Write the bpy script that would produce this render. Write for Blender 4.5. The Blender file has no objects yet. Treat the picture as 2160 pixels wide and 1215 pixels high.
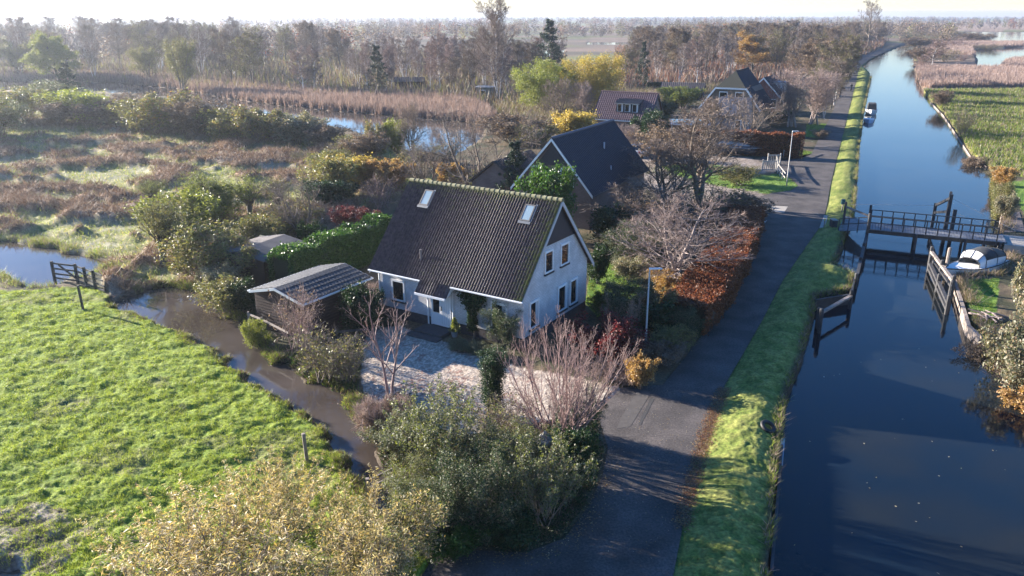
import bpy, bmesh, math, random
import numpy as np
from mathutils import Vector, Matrix
PI = math.pi; HAZE = .00023
R = math.radians
S = bpy.context.scene
C = S.collection

# ------------------------------------------------------------------ camera, sky, sun, exposure
CAMH = 16.5
FPX, PITCH = 1680.0, 0.3306
cd = bpy.data.cameras.new('camera'); cam = bpy.data.objects.new('camera', cd); C.objects.link(cam)
cam.location = (0, 0, CAMH); cam.rotation_euler = (PI/2-PITCH, 0, 0)
cd.sensor_width = 36; cd.lens = 36*FPX/2160; cd.clip_start = .1; cd.clip_end = 20000
S.camera = cam
SUN_AZ, SUN_EL = R(-61.5), R(15.5)          # azimuth from +Y, clockwise
w = bpy.data.worlds.new('World'); S.world = w; w.use_nodes = True
nt = w.node_tree; bg = nt.nodes['Background']
sky = nt.nodes.new('ShaderNodeTexSky'); sky.sky_type = 'NISHITA'; sky.sun_disc = False
sky.sun_elevation = SUN_EL; sky.sun_rotation = SUN_AZ; sky.air_density = 1.0; sky.dust_density = .1; sky.ozone_density = 3.0
hsv = nt.nodes.new('ShaderNodeHueSaturation'); hsv.inputs['Saturation'].default_value = 1.25; nt.links.new(sky.outputs[0], hsv.inputs['Color'])
wbm = nt.nodes.new('ShaderNodeVectorMath'); wbm.operation = 'MULTIPLY'; wbm.inputs[1].default_value = (1.0, .96, 1.16); nt.links.new(hsv.outputs[0], wbm.inputs[0]); nt.links.new(wbm.outputs[0], bg.inputs[0]); bg.inputs[1].default_value = .06
ld = bpy.data.lights.new('sun', 'SUN'); ld.energy = 5; ld.angle = R(.5); ld.color = (1, .91, .79)
sun = bpy.data.objects.new('sun', ld); C.objects.link(sun)
sd = Vector((math.sin(SUN_AZ)*math.cos(SUN_EL), math.cos(SUN_AZ)*math.cos(SUN_EL), math.sin(SUN_EL)))
sun.rotation_euler = sd.to_track_quat('Z', 'Y').to_euler(); sun.location = sd*200
S.view_settings.view_transform = 'Standard'; S.view_settings.look = 'None'
S.view_settings.exposure = 2.22; S.view_settings.gamma = 1
S.cycles.use_denoising = True; S.cycles.max_bounces = 8; S.cycles.volume_bounces = 1
S.cycles.transparent_max_bounces = 8; S.cycles.diffuse_bounces = 3; S.cycles.glossy_bounces = 3
S.cycles.sample_clamp_indirect = 6

# ------------------------------------------------------------------ helpers
def G(px, py, z=0.):
    """where the measured photo point meets the level z"""
    X = (px-1080)/FPX; Y = (py-607.5)/FPX
    d = np.array([X, math.cos(PITCH)-math.sin(PITCH)*Y, -math.sin(PITCH)-math.cos(PITCH)*Y])
    t = (z-CAMH)/d[2]
    return np.array([0, 0, CAMH])+t*d
def HT(bx, by, ty, z0=0.):
    """ground point and height of an upright thing from its foot and its top row"""
    P = G(bx, by, z0); lo, hi = 0., 60.
    for _ in range(40):
        m = (lo+hi)/2; y, z = P[1], z0+m-CAMH
        fw = y*math.cos(PITCH)-z*math.sin(PITCH); up = y*math.sin(PITCH)+z*math.cos(PITCH)
        if 607.5-FPX*up/fw > ty: lo = m
        else: hi = m
    return P, lo
def GP(pts, z=0.): return np.array([G(*p, z)[:2] for p in pts])
def nrm(v): return v/np.maximum(np.linalg.norm(v, axis=-1, keepdims=True), 1e-9)
def inpoly(x, y, P):
    r = np.zeros(x.shape, bool); n = len(P)
    for i in range(n):
        x1, y1 = P[i]; x2, y2 = P[(i+1) % n]
        if y1 == y2: continue
        c = ((y1 > y) != (y2 > y)) & (x < (x2-x1)*(y-y1)/(y2-y1)+x1)
        r ^= c
    return r
def segdist(x, y, P, closed=True):
    d = np.full(x.shape, 1e9); n = len(P)
    for i in range(n if closed else n-1):
        ax, ay = P[i]; bx, by = P[(i+1) % n]
        vx, vy = bx-ax, by-ay; L = vx*vx+vy*vy+1e-9
        t = np.clip(((x-ax)*vx+(y-ay)*vy)/L, 0, 1)
        d = np.minimum(d, (x-ax-t*vx)**2+(y-ay-t*vy)**2)
    return np.sqrt(d)
def sdf(x, y, P):      # positive outside
    d = segdist(x, y, P); return np.where(inpoly(x, y, P), -d, d)
def _h(ix, iy, s):
    n = (ix.astype(np.int64)*374761393+iy.astype(np.int64)*668265263+s*1442695041) & 0xffffffff
    n = ((n ^ (n >> 13))*1274126177) & 0xffffffff
    return ((n ^ (n >> 16)) & 0xffff)/65535.
def vn(x, y, s=0):
    ix = np.floor(x); iy = np.floor(y); fx = x-ix; fy = y-iy
    fx = fx*fx*(3-2*fx); fy = fy*fy*(3-2*fy); ix = ix.astype(np.int64); iy = iy.astype(np.int64)
    a = _h(ix, iy, s); b = _h(ix+1, iy, s); c = _h(ix, iy+1, s); d = _h(ix+1, iy+1, s)
    return (a+(b-a)*fx)*(1-fy)+(c+(d-c)*fx)*fy
def fbm(x, y, s=0, o=4):
    r = 0; a = .5; t = 0
    for i in range(o): r = r+a*vn(x*2**i+i*17.3, y*2**i-i*9.1, s+i); t += a; a *= .5
    return r/t
def sm(t, a=0., b=1.):
    t = np.clip((t-a)/(b-a), 0, 1); return t*t*(3-2*t)

def mesh(name, V, faces, smooth=False, mats=None, mi=None):
    """V (n,3); faces: list of (m,k) int arrays"""
    me = bpy.data.meshes.new(name); V = np.asarray(V, np.float32)
    me.vertices.add(len(V)); me.vertices.foreach_set('co', V.ravel())
    faces = [np.asarray(f, np.int32) for f in faces if len(f)]
    nl = sum(f.size for f in faces); npol = sum(len(f) for f in faces)
    me.loops.add(nl); me.loops.foreach_set('vertex_index', np.concatenate([f.ravel() for f in faces]))
    tot = np.concatenate([np.full(len(f), f.shape[1], np.int32) for f in faces])
    st = np.concatenate([[0], np.cumsum(tot)[:-1]]).astype(np.int32)
    me.polygons.add(npol); me.polygons.foreach_set('loop_start', st)
    me.polygons.foreach_set('use_smooth', np.full(npol, bool(smooth)))
    for m in mats or []: me.materials.append(m)
    if mi is not None: me.polygons.foreach_set('material_index', np.asarray(mi, np.int32))
    me.update(calc_edges=True); return me
class MB:
    """collects boxes, bars, tubes and sheets into one mesh"""
    def __init__(s): s.V = []; s.F = []; s.n = 0; s.M = Matrix()
    def raw(s, V, F):
        V = np.asarray(V, float); s.V.append(V)
        for f in F:
            f = np.asarray(f)
            if f.ndim == 1: f = f[None]
            s.F.append(f+s.n)
        s.n += len(V); return s
    def box(s, lo, hi, fr=None):
        x0, y0, z0 = lo; x1, y1, z1 = hi
        V = np.array([[x0,y0,z0],[x1,y0,z0],[x1,y1,z0],[x0,y1,z0],[x0,y0,z1],[x1,y0,z1],[x1,y1,z1],[x0,y1,z1]], float)
        if fr is not None: V = fr(V)
        return s.raw(V, [np.array([[0,3,2,1],[4,5,6,7],[0,1,5,4],[1,2,6,5],[2,3,7,6],[3,0,4,7]])])
    def bar(s, a, b, w=.05, h=None, up=(0, 0, 1)):
        a = np.array(a, float); b = np.array(b, float); h = h or w; d = nrm(b-a); u = np.array(up, float)
        if abs(d@u) > .95: u = np.array([1., 0, 0])
        r = nrm(np.cross(d, u)); u = np.cross(r, d); V = []
        for p in (a, b):
            for i, j in ((-1,-1),(1,-1),(1,1),(-1,1)): V.append(p+r*i*w/2+u*j*h/2)
        return s.raw(V, [np.array([[0,1,2,3],[7,6,5,4],[0,4,5,1],[1,5,6,2],[2,6,7,3],[3,7,4,0]])])
    def tube(s, P, rad, n=8, caps=True):
        P = np.array(P, float); rad = np.full(len(P), rad) if np.isscalar(rad) else np.array(rad)
        V, F = tubes(P[None], rad[None], n); s.raw(V, F)
        if caps:
            k = len(P); o = s.n-k*n; s.F.append(np.arange(n)[None, ::-1]+o); s.F.append(np.arange(n)[None]+o+(k-1)*n)
        return s
    def poly(s, pts): return s.raw(pts, [np.arange(len(pts))])
    def prism(s, prof, a, b):
        """profile points (k,3) at offset a extruded to offset b"""
        prof = np.array(prof, float); k = len(prof); a = np.array(a, float); b = np.array(b, float)
        F = [np.arange(k)[::-1], np.arange(k)+k]+[np.array([i, (i+1) % k, k+(i+1) % k, k+i]) for i in range(k)]
        return s.raw(np.vstack([prof+a, prof+b]), F)
    def build(s, name, m, parent=None, smooth=False, bevel=0):
        d = {}
        for f in s.F: d.setdefault(f.shape[1], []).append(f)
        me = mesh(name, np.vstack(s.V), [np.vstack(v) for v in d.values()], smooth, [m] if m else None)
        o = ob(name, me, parent)
        if bevel:
            b = o.modifiers.new('b', 'BEVEL'); b.width = bevel; b.segments = 1; b.limit_method = 'ANGLE'
        return o
def ob(name, data, parent=None):
    o = bpy.data.objects.new(name, data); C.objects.link(o)
    if parent is not None: o.parent = parent
    return o
def tag(o, label=None, cat=None, group=None, kind=None):
    if label: o['label'] = label
    if cat: o['category'] = cat
    if group: o['group'] = group
    if kind: o['kind'] = kind
    return o
def thing(name, label, cat, loc=(0, 0, 0), rz=0, group=None):
    o = ob(name, None); o.location = loc; o.rotation_euler = (0, 0, rz); return tag(o, label, cat, group)

def tubes(P, Rr, n=4):
    """P (m,k,3) polylines, Rr (m,k) radii -> verts, [quads]"""
    m, k, _ = P.shape
    T = np.empty_like(P); T[:, 1:-1] = P[:, 2:]-P[:, :-2]; T[:, 0] = P[:, 1]-P[:, 0]; T[:, -1] = P[:, -1]-P[:, -2]
    T = nrm(T); ref = np.zeros_like(T); ref[..., 0] = .31; ref[..., 1] = .95; ref[..., 2] = .05
    A0 = nrm(P[:, -1]-P[:, 0]); vert = np.abs(A0[:, 2]) < .6
    ref[vert] = (0.03, .05, 1)
    A = nrm(np.cross(T, ref)); B = np.cross(T, A)
    a = np.arange(n)*2*PI/n
    V = P[:, :, None]+Rr[:, :, None, None]*(A[:, :, None]*np.cos(a)[:, None]+B[:, :, None]*np.sin(a)[:, None])
    base = (np.arange(m)[:, None, None]*k+np.arange(k-1)[None, :, None])*n
    i = np.arange(n)[None, None]; j = (i+1) % n
    F = np.stack([base+i, base+j, base+n+j, base+n+i], -1).reshape(-1, 4)
    return V.reshape(-1, 3), [F]
def leaves(rng, P, size, asp=.5, flat=.0, fold=.0, tri=False, D=None):
    """one rhombus (or sliver) per point, random orientation"""
    n = len(P); s = size*(.6+.8*rng.random(n))
    d = nrm(rng.normal(size=(n, 3))*(1, 1, .7) if D is None else D+rng.normal(size=(n, 3))*.35)
    q = rng.normal(size=(n, 3)); q[:, 2] = q[:, 2]*(1-flat)
    e = nrm(np.cross(d, q))*asp
    d = d*s[:, None]; e = e*s[:, None]
    if tri:
        V = np.stack([P-e*.5, P+e*.5, P+d], 1).reshape(-1, 3); return V, np.arange(3*n).reshape(-1, 3)
    V = np.stack([P-d*.5, P+e*.5, P+d*.5, P-e*.5], 1).reshape(-1, 3); return V, np.arange(4*n).reshape(-1, 4)

# ------------------------------------------------------------------ materials
MATS = {}
def principled(name):
    m = bpy.data.materials.new(name); m.use_nodes = True; n = m.node_tree; return m, n, n.nodes['Principled BSDF'], n.nodes['Material Output']
def nd(n, t, **k):
    x = n.nodes.new(t)
    for a, b in k.items():
        if a.startswith('i_'): x.inputs[int(a[2:])].default_value = b
        else: setattr(x, a, b)
    return x
def ramp(n, cols, pos=None, interp='LINEAR'):
    r = nd(n, 'ShaderNodeValToRGB'); e = r.color_ramp; e.interpolation = interp
    while len(e.elements) < len(cols): e.elements.new(.5)
    for i, c in enumerate(cols):
        e.elements[i].position = (i/(max(len(cols)-1, 1))) if pos is None else pos[i]; e.elements[i].color = (*c, 1)
    return r
def mat(name, cols, rough=.8, scale=3., bump=0., bscale=None, spec=.5, metal=0., detail=5, coord='Object', stretch=None):
    if name in MATS: return MATS[name]
    m, n, b, out = principled(name); L = n.links
    if not isinstance(cols[0], (tuple, list)): cols = [cols]
    tc = nd(n, 'ShaderNodeTexCoord'); src = tc.outputs[coord]
    if stretch:
        mp = nd(n, 'ShaderNodeMapping'); mp.inputs['Scale'].default_value = stretch; L.new(src, mp.inputs[0]); src = mp.outputs[0]
    if len(cols) > 1:
        nz = nd(n, 'ShaderNodeTexNoise'); nz.inputs['Scale'].default_value = scale; nz.inputs['Detail'].default_value = detail
        L.new(src, nz.inputs['Vector'])
        r = ramp(n, cols, [.3+.4*i/(len(cols)-1) for i in range(len(cols))]); L.new(nz.outputs[0], r.inputs[0]); L.new(r.outputs[0], b.inputs['Base Color'])
    else: b.inputs['Base Color'].default_value = (*cols[0], 1)
    b.inputs['Roughness'].default_value = rough; b.inputs['Specular IOR Level'].default_value = spec; b.inputs['Metallic'].default_value = metal
    if bump:
        nz = nd(n, 'ShaderNodeTexNoise'); nz.inputs['Scale'].default_value = bscale or scale*4; nz.inputs['Detail'].default_value = 4
        L.new(src, nz.inputs['Vector']); bp = nd(n, 'ShaderNodeBump'); bp.inputs['Strength'].default_value = bump; bp.inputs['Distance'].default_value = .03
        L.new(nz.outputs[0], bp.inputs['Height']); L.new(bp.outputs[0], b.inputs['Normal'])
    MATS[name] = m; return m
def leafmat(name, cols, trans=.4, rough=.5, spec=.4, tint=(1.15, 1.15, .7)):
    """leaf colour differs from leaf to leaf, light comes through the blade"""
    if name in MATS: return MATS[name]
    m, n, b, out = principled(name); L = n.links
    g = nd(n, 'ShaderNodeNewGeometry'); r = ramp(n, cols); L.new(g.outputs['Random Per Island'], r.inputs[0])
    oi = nd(n, 'ShaderNodeObjectInfo'); hs = nd(n, 'ShaderNodeHueSaturation')
    mr = nd(n, 'ShaderNodeMapRange', i_3=.85, i_4=1.18); L.new(oi.outputs['Random'], mr.inputs[0]); L.new(mr.outputs[0], hs.inputs['Value'])
    L.new(r.outputs[0], hs.inputs['Color']); L.new(hs.outputs[0], b.inputs['Base Color'])
    b.inputs['Roughness'].default_value = rough; b.inputs['Specular IOR Level'].default_value = spec
    t = nd(n, 'ShaderNodeBsdfTranslucent'); mx = nd(n, 'ShaderNodeMix', data_type='RGBA', blend_type='MULTIPLY'); mx.inputs[0].default_value = 1
    L.new(hs.outputs[0], mx.inputs[6]); mx.inputs[7].default_value = (*tint, 1); L.new(mx.outputs[2], t.inputs[0])
    ms = nd(n, 'ShaderNodeMixShader'); ms.inputs[0].default_value = trans
    L.new(b.outputs[0], ms.inputs[1]); L.new(t.outputs[0], ms.inputs[2]); L.new(ms.outputs[0], out.inputs[0])
    MATS[name] = m; return m
def plain(name, col, rough=.5, metal=0, spec=.5): return mat(name, [col], rough, metal=metal, spec=spec)

bark = mat('bark', [(.05, .042, .035), (.12, .105, .085)], .9, 6)
bark_pale = mat('pale_bark', [(.17, .13, .12), (.31, .25, .23)], .8, 5)
bark_pink = mat('pink_twig_bark', [(.15, .085, .08), (.3, .2, .18)], .7, 2)
bark_brown = mat('brown_bark', [(.12, .09, .07), (.2, .16, .125)], .9, 6)
bark_red = mat('red_twig_bark', [(.16, .09, .08), (.24, .15, .13)], .8, 3)
bark_birch = mat('birch_bark', [(.12, .1, .1), (.5, .47, .46), (.62, .6, .58)], .7, 3)
LF = dict(
 olive=leafmat('olive_leaves', [(.07, .085, .03), (.15, .16, .055), (.23, .21, .08), (.17, .12, .07)]),
 grey=leafmat('grey_green_leaves', [(.05, .07, .03), (.12, .14, .07), (.22, .23, .15), (.14, .11, .07)],   .3, .5, .35),
 dark=leafmat('dark_green_leaves', [(.008, .02, .008), (.018, .045, .014), (.035, .07, .02)], .25, .5, .35),
 green=leafmat('fresh_green_leaves', [(.022, .06, .013), (.04, .1, .018), (.08, .14, .028)], .4, .4),
 lime=leafmat('yellow_green_leaves', [(.12, .15, .03), (.19, .22, .05), (.26, .26, .07)], .45),
 yellow=leafmat('golden_leaves', [(.3, .2, .04), (.42, .31, .08), (.34, .28, .1)], .45),
 straw=leafmat('straw_willow_leaves', [(.30, .21, .1), (.5, .39, .23), (.46, .32, .09), (.62, .53, .4), (.15, .17, .06), (.2, .13, .08)], .4, .5),
 copper=leafmat('copper_beech_leaves', [(.11, .04, .022), (.2, .075, .036), (.28, .13, .06)], .4, tint=(1.2, .9, .6)),
 brown=leafmat('withered_brown_leaves', [(.1, .07, .05), (.2, .145, .1), (.29, .22, .15)], .3, .7, tint=(1.1, 1, .8)),
 verge=leafmat('verge_blades', [(.08, .115, .025), (.15, .175, .045), (.24, .24, .08), (.3, .26, .13)], .45, .5),
 bramble=leafmat('bramble_stems', [(.1, .05, .03), (.2, .115, .07), (.29, .185, .12), (.38, .28, .19)], .2, .7, tint=(1, 1, 1)),
 reed=leafmat('dry_reed_blades', [(.18, .13, .115), (.28, .205, .18), (.36, .28, .25)], .35, .7, tint=(1.1, 1, .85)),
 orange=leafmat('orange_autumn_leaves', [(.2, .12, .06), (.34, .19, .07), (.36, .26, .12)], .4),
 red=leafmat('dark_red_leaves', [(.06, .009, .01), (.11, .018, .016), (.17, .035, .028)], .35, tint=(1.2, .8, .8)),
 grass=leafmat('grass_blades', [(.09, .15, .016), (.16, .22, .022), (.25, .3, .045), (.33, .35, .09)], .5, .5),
 conifer=leafmat('conifer_needles', [(.012, .03, .018), (.025, .05, .025), (.04, .065, .03)], .1, .5),
 twig=leafmat('fine_twigs', [(.13, .095, .08), (.2, .155, .13), (.27, .21, .18)], .1, .8, tint=(1, 1, 1)),
 twigdark=leafmat('fine_dark_twigs', [(.09, .07, .06), (.15, .12, .1), (.22, .165, .125)], .1, .8, tint=(1, 1, 1)),
 twigpink=leafmat('fine_pinkish_twigs', [(.17, .115, .1), (.25, .18, .155), (.33, .25, .22)], .15, .8, tint=(1, 1, 1)),
 silver=leafmat('silvery_leaves', [(.09, .1, .05), (.17, .17, .11), (.3, .28, .2), (.24, .15, .09)], .3, .5, .4),
)

# ------------------------------------------------------------------ plan of the place (outlines measured on the ground)
WZ = -.5; DZ = -.26
ROAD = GP([(1380,1480),(1420,1215),(1442,1100),(1458,1000),(1482,930),(1505,870),(1530,810),(1568,745),(1608,675),(1652,590),(1700,520),(1735,471),(1743,440),
 (1752,390),(1766,330),(1779,280),(1791,230),(1801,190),(1807,165),(1810,150),(1816,139),(1835,124),(1868,108),(1860,104),(1800,124),(1793,135),(1790,155),(1778,180),(1764,215),(1750,250),(1728,290),(1712,325),
 (1690,334),(1650,338),(1610,330),(1600,338),(1640,362),(1672,378),(1684,392),(1668,402),(1625,408),(1600,416),(1622,440),(1592,480),(1572,560),(1530,640),(1480,708),(1442,758),(1398,812),(1312,818),(1258,868),(1270,905),(1282,945),
 (1272,1000),(1242,1068),(1192,1135),(1110,1166),(1030,1162),(935,1160),(905,1190),(840,1300),(800,1480)])
CANAL = np.vstack([[[-2, -6], [3.5, 8]], GP([(1600,1500),(1622,1215),(1632,1100),(1645,950),(1660,840),(1690,765),(1708,705),(1716,668),(1718,636),(1795,624),(1802,588),(1760,568),(1768,545),(1778,523),(1784,495),
 (1798,470),(1803,445),(1808,380),(1813,310),(1822,240),(1832,190),(1838,165),(1833,151),(1820,141),(1832,128),(1862,113),(1921,90),
 (1942,90),(1930,100),(1925,118),(1928,150),(1935,168),(1945,190),(1962,212),(1990,240),(2020,285),(2050,332),(2082,352),(2100,370),(2108,440),(2112,500),(2122,540),(2108,588),(2012,592),(2043,692),(2095,738),(2160,792),(2320,900),(2700,1200)], -.4), [[30, 8], [30, -6]]])
DITCH = GP([(243,640),(253,655),(300,672),(345,690),(392,707),(405,726),(450,738),(480,765),(520,792),(560,818),(620,862),(660,893),(700,933),(722,978),(742,1012),(780,1062),(830,1120),(900,1105),(860,1040),
 (812,985),(775,930),(748,868),(705,832),(640,800),(575,762),(545,730),(520,692),(480,668),(450,650),(432,628),(402,612),(345,606),(330,610),(290,622)], DZ)
POND = GP([(-500,500),(0,512),(60,515),(130,531),(200,546),(226,560),(206,578),(150,590),(118,604),(60,610),(28,588),(0,580),(-500,560)], DZ)
LAKE = GP([(-200,170),(100,172),(250,176),(370,187),(480,208),(570,221),(720,236),(860,248),(960,256),(1024,264),(1010,296),(960,330),(860,318),(740,275),(600,250),(480,230),(370,207),(250,196),(100,190),(-200,190)], DZ)
CORNER = GP([(-600,1180),(-60,1190),(-10,1200),(25,1222),(60,1270),(40,1500),(-600,1500)])
PONDR = [GP(p) for p in ([(2050,104),(2100,101),(2160,98),(2500,96),(2500,126),(2160,127),(2116,128),(2104,142),(2056,144),(2064,126)],
 [(2035,67),(2160,68),(2600,69),(2600,90),(2160,87),(2105,89),(2090,83),(2038,80)])]
FARW = [GP(p) for p in ([(1100,106),(1190,104),(1185,116),(1110,120)], [(560,74),(640,72),(650,78),(570,80)], [(1330,106),(1390,108),(1380,113),(1330,112)], [(905,92),(990,94),(985,100),(905,99)], [(1240,88),(1420,90),(1420,93),(1240,92)])]
WATERS = [CANAL, DITCH, POND, LAKE, CORNER]+PONDR+FARW
MEADOW = GP([(-900,608),(0,614),(60,614),(130,608),(210,606),(240,640),(253,655),(300,672),(392,707),(450,738),(520,792),(620,862),(700,933),(742,1012),(800,1075),(860,1140),(905,1190),(800,1500),(-900,1500)])
GRAVEL = GP([(775,690),(850,690),(905,716),(960,726),(1040,752),(1090,775),(1180,790),(1312,818),(1258,868),(1190,880),(1080,905),(960,920),(870,895),(830,868),(770,840),(755,770)])
MARSH = GP([(-900,190),(0,215),(300,235),(600,270),(760,300),(900,330),(960,350),(900,400),(820,420),(690,470),(560,500),(430,600),(345,604),(240,630),(215,600),(226,560),(0,514),(-900,495)])
MARSHR = GP([(1945,190),(2400,186),(2700,330),(2400,420),(2110,365),(2050,332),(1990,240)])
LAWNR = GP([(2128,382),(2400,380),(2500,520),(2160,452)])
LAWNS = GP([(2012,592),(2108,588),(2098,690),(2043,695)])
LAWNB = GP([(1250,540),(1330,575),(1360,620),(1260,670),(1235,640)])
ISLAND = GP([(1360,350),(1520,350),(1592,368),(1660,370),(1682,392),(1665,402),(1610,409),(1545,400),(1460,378),(1360,368)])
ISLAND2 = GP([(1600,318),(1700,318),(1720,322),(1680,332),(1610,330)])
LAWNV = GP([(1700,262),(1748,262),(1735,290),(1700,290)])
DRIVE2 = GP([(1280,350),(1340,305),(1420,320),(1600,336),(1640,362),(1590,368),(1500,345),(1380,345),(1460,385),(1600,405),(1662,436),(1640,448),(1560,440),(1400,420)])
VERGE = np.vstack([ROAD[0:23], CANAL[28:1:-1]])
REEDR = [GP(p) for p in ([(1932,146),(1960,148),(2400,150),(2700,175),(2400,182),(1960,186),(1940,180)], [(2060,115),(2048,116),(1990,112),(1960,104),(1980,91),(2400,90),(2400,95),(2160,97),(2050,102)], [(2120,134),(2140,130),(2500,129),(2500,146),(2110,146)],
 [(1945,60),(1960,54),(2160,44),(2700,40),(2700,64),(2160,64),(2030,66),(1960,66)])]
REEDL = GP([(-200,160),(200,158),(330,164),(500,180),(720,198),(930,206),(1020,225),(1050,252),(1020,262),(960,254),(860,246),(720,234),(570,219),(480,206),(370,185),(250,174),(-200,168)])

def road_d(x, y): return sdf(x, y, ROAD)
def ground(x, y, want=False):
    x = np.asarray(x, float); y = np.asarray(y, float); r = np.hypot(x, y)
    near = np.clip(60/np.maximum(r, 1), .15, 1)
    cd_ = sdf(x, y, CANAL)
    dw = np.full(x.shape, 1e9)
    jit = (fbm(x*.9, y*.9, 5, 3)-.5)*1.3
    for P in WATERS[1:]:
        k = (x > P[:, 0].min()-4) & (x < P[:, 0].max()+4) & (y > P[:, 1].min()-4) & (y < P[:, 1].max()+4)
        if k.any(): dw[k] = np.minimum(dw[k], sdf(x[k], y[k], P))
    dj = dw+jit
    rd = road_d(x, y)
    onroad = sm(-rd, -.5, -.1)
    M = inpoly(x, y, MEADOW); MA = inpoly(x, y, MARSH); V = (rd > 0) & (cd_ > 0) & (x > 4) & inpoly(x, y, VERGE); GR = inpoly(x, y, GRAVEL)
    MR = inpoly(x, y, MARSHR)
    n1 = fbm(x*2.6, y*2.6, 1, 3); n2 = fbm(x*.55, y*.55, 2, 3); n3 = fbm(x*.22, y*.3, 3, 4); n5 = vn(x*7, y*7, 9)
    h = np.zeros(x.shape)
    grassy = M | V | inpoly(x, y, LAWNS) | MR
    n6 = fbm(x*1.5+.6*y, y*2.6, 12, 3)
    h += np.where(M, .20*(n6-.5)+.09*(n1-.5)+.06*(n5-.5)+.10*(n2-.5)+.07, 0)
    h += np.where(V, (.42+.25*(n2-.5))*sm(rd, .0, 2.2)**.8*sm(cd_, -.2, 2.)**.7+(.12*(n1-.5)+.05*(n5-.5))*sm(rd, .1, .6), 0)
    hum = np.where(MA, sm(n3+(n2-.5)*.25, .36, .72)*.8+(n1-.5)*.16+(n5-.5)*.06+(n2-.5)*.3, 0)*sm(dw, .3, 2.5); h += hum
    oth = ~(M | V | MA | GR) & (rd > .6)
    h += np.where(oth, .10*(n1-.5)+.04, 0)*np.clip(rd-.5, 0, 1)
    h += np.where(GR, .025*(n5-.5)+.02, 0)*np.clip(rd*3, 0, 1)
    h = np.where(rd < .12, -.03, h)
    # banks
    k = sm(dj, -.75, .5); h = np.where(dj < .5, (h)*k+(-1.0)*(1-k), h)
    kc = cd_+jit*.12
    k = sm(kc, -.25, .12); h = np.where(kc < .12, h*k+(-1.6)*(1-k), h)
    if not want: return h
    # albedo
    col = np.empty(x.shape+(3,)); c = lambda a: np.array(a, float)
    def mixc(a, b, t): return c(a)*(1-t[..., None])+c(b)*t[..., None]
    far = mixc((.10, .085, .06), (.21, .15, .11), sm(fbm(x*.012, y*.03, 20, 3), .35, .65)); g = sm(fbm(x*.01+9, y*.022, 24, 3), .55, .62)
    col[:] = far*(1-g[..., None])+c((.15, .15, .06))*g[..., None]
    k = r < 200; gd = mixc((.05, .05, .025), (.12, .09, .055), sm(n2, .35, .65)); col[k] = gd[k]
    t = sm(n1, .3, .7)
    gc = mixc((.085, .15, .015), (.24, .29, .05), t*.6+.4*n2); gc = gc*(.75+.5*n5[..., None])
    wear = sm(fbm(x*.35+3, y*.35, 31, 3), .66, .72); gc2 = gc*(1-wear[..., None]*.5)+c((.16, .12, .08))*wear[..., None]*.5
    col[M] = gc2[M]; col[V] = (gc*np.array([.95, .8, 1.3]))[V]
    for P in (LAWNS, LAWNR, ISLAND, ISLAND2, LAWNB, LAWNV): q = inpoly(x, y, P); col[q] = (mixc((.08, .16, .02), (.15, .23, .04), t))[q]
    mc = mixc((.15, .17, .05), (.26, .24, .12), t); br = mixc((.13, .08, .05), (.24, .155, .1), t); q = sm(n3+(n2-.5)*.35, .46, .56)[..., None]
    mc = mc*(1-q)+br*q; pale = sm(fbm(x*.12+40, y*.3, 45, 3), .62, .68)[..., None]; mc = mc*(1-pale*.5)+c((.36, .33, .26))*pale*.5
    col[MA] = mc[MA]
    q = mixc((.13, .16, .03), (.27, .26, .07), sm(fbm(x*.25, y*.6, 50, 3), .35, .65)); col[MR] = q[MR]
    for P in REEDR+[REEDL]: q = inpoly(x, y, P); col[q] = mixc((.22, .15, .10), (.34, .24, .17), t)[q]
    gv = mixc((.28, .23, .185), (.52, .43, .345), sm(vn(x*14, y*14, 60), .2, .8)); lit = sm(fbm(x*1.1, y*1.1, 61, 3)+.18*sm(segdist(x, y, GP([(830, 850), (960, 890)]), False), 5, 0), .56, .72)*(vn(x*9, y*9, 63) > .6)
    gv = gv*(1-lit[..., None]*.8)+c((.24, .13, .1))*lit[..., None]*.8; col[GR] = gv[GR]
    q = inpoly(x, y, DRIVE2) & (rd > 0); col[q] = mixc((.20, .16, .13), (.30, .25, .21), t)[q]
    mud = sm(-np.minimum(dj, kc+.1), -.55, -.15)[..., None]; col = col*(1-mud)+c((.055, .04, .028))*mud
    mu2 = (sdf(x, y, GP([(-200, 1085), (60, 1095), (150, 1130), (110, 1200), (0, 1190), (-200, 1160)])) < .5*(n2-.2)*4); col[mu2] = mixc((.10, .075, .06), (.3, .25, .22), sm(n1, .4, .8))[mu2]
    return h, col

# ground: one sheet, finer towards the place
th = np.linspace(R(-62), R(62), 1150); ir = np.linspace(1/9., 1/6000., 1000)
rr = 1/ir; TH, RR = np.meshgrid(th, rr); X = (RR*np.sin(TH)); Y = (RR*np.cos(TH))
hh, colr = ground(X, Y, True)
V = np.stack([X, Y, hh], -1).reshape(-1, 3); nr, nc = X.shape
i = np.arange(nr-1)[:, None]*nc+np.arange(nc-1)[None]
F = np.stack([i, i+1, i+nc+1, i+nc], -1).reshape(-1, 4)
me = mesh('ground', V, [F], True); at = me.color_attributes.new('albedo', 'FLOAT_COLOR', 'POINT')
at.data.foreach_set('color', np.concatenate([colr.reshape(-1, 3), np.ones((nr*nc, 1))], 1).astype(np.float32).ravel())
m, n, b, out = principled('earth_and_grass'); L = n.links
a = nd(n, 'ShaderNodeAttribute', attribute_name='albedo'); tc = nd(n, 'ShaderNodeTexCoord'); nz = nd(n, 'ShaderNodeTexNoise'); nz.inputs['Scale'].default_value = 9; nz.inputs['Detail'].default_value = 6
L.new(tc.outputs['Object'], nz.inputs['Vector']); mr = nd(n, 'ShaderNodeMapRange', i_1=.3, i_2=.7, i_3=.6, i_4=1.4); L.new(nz.outputs[0], mr.inputs[0])
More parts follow.
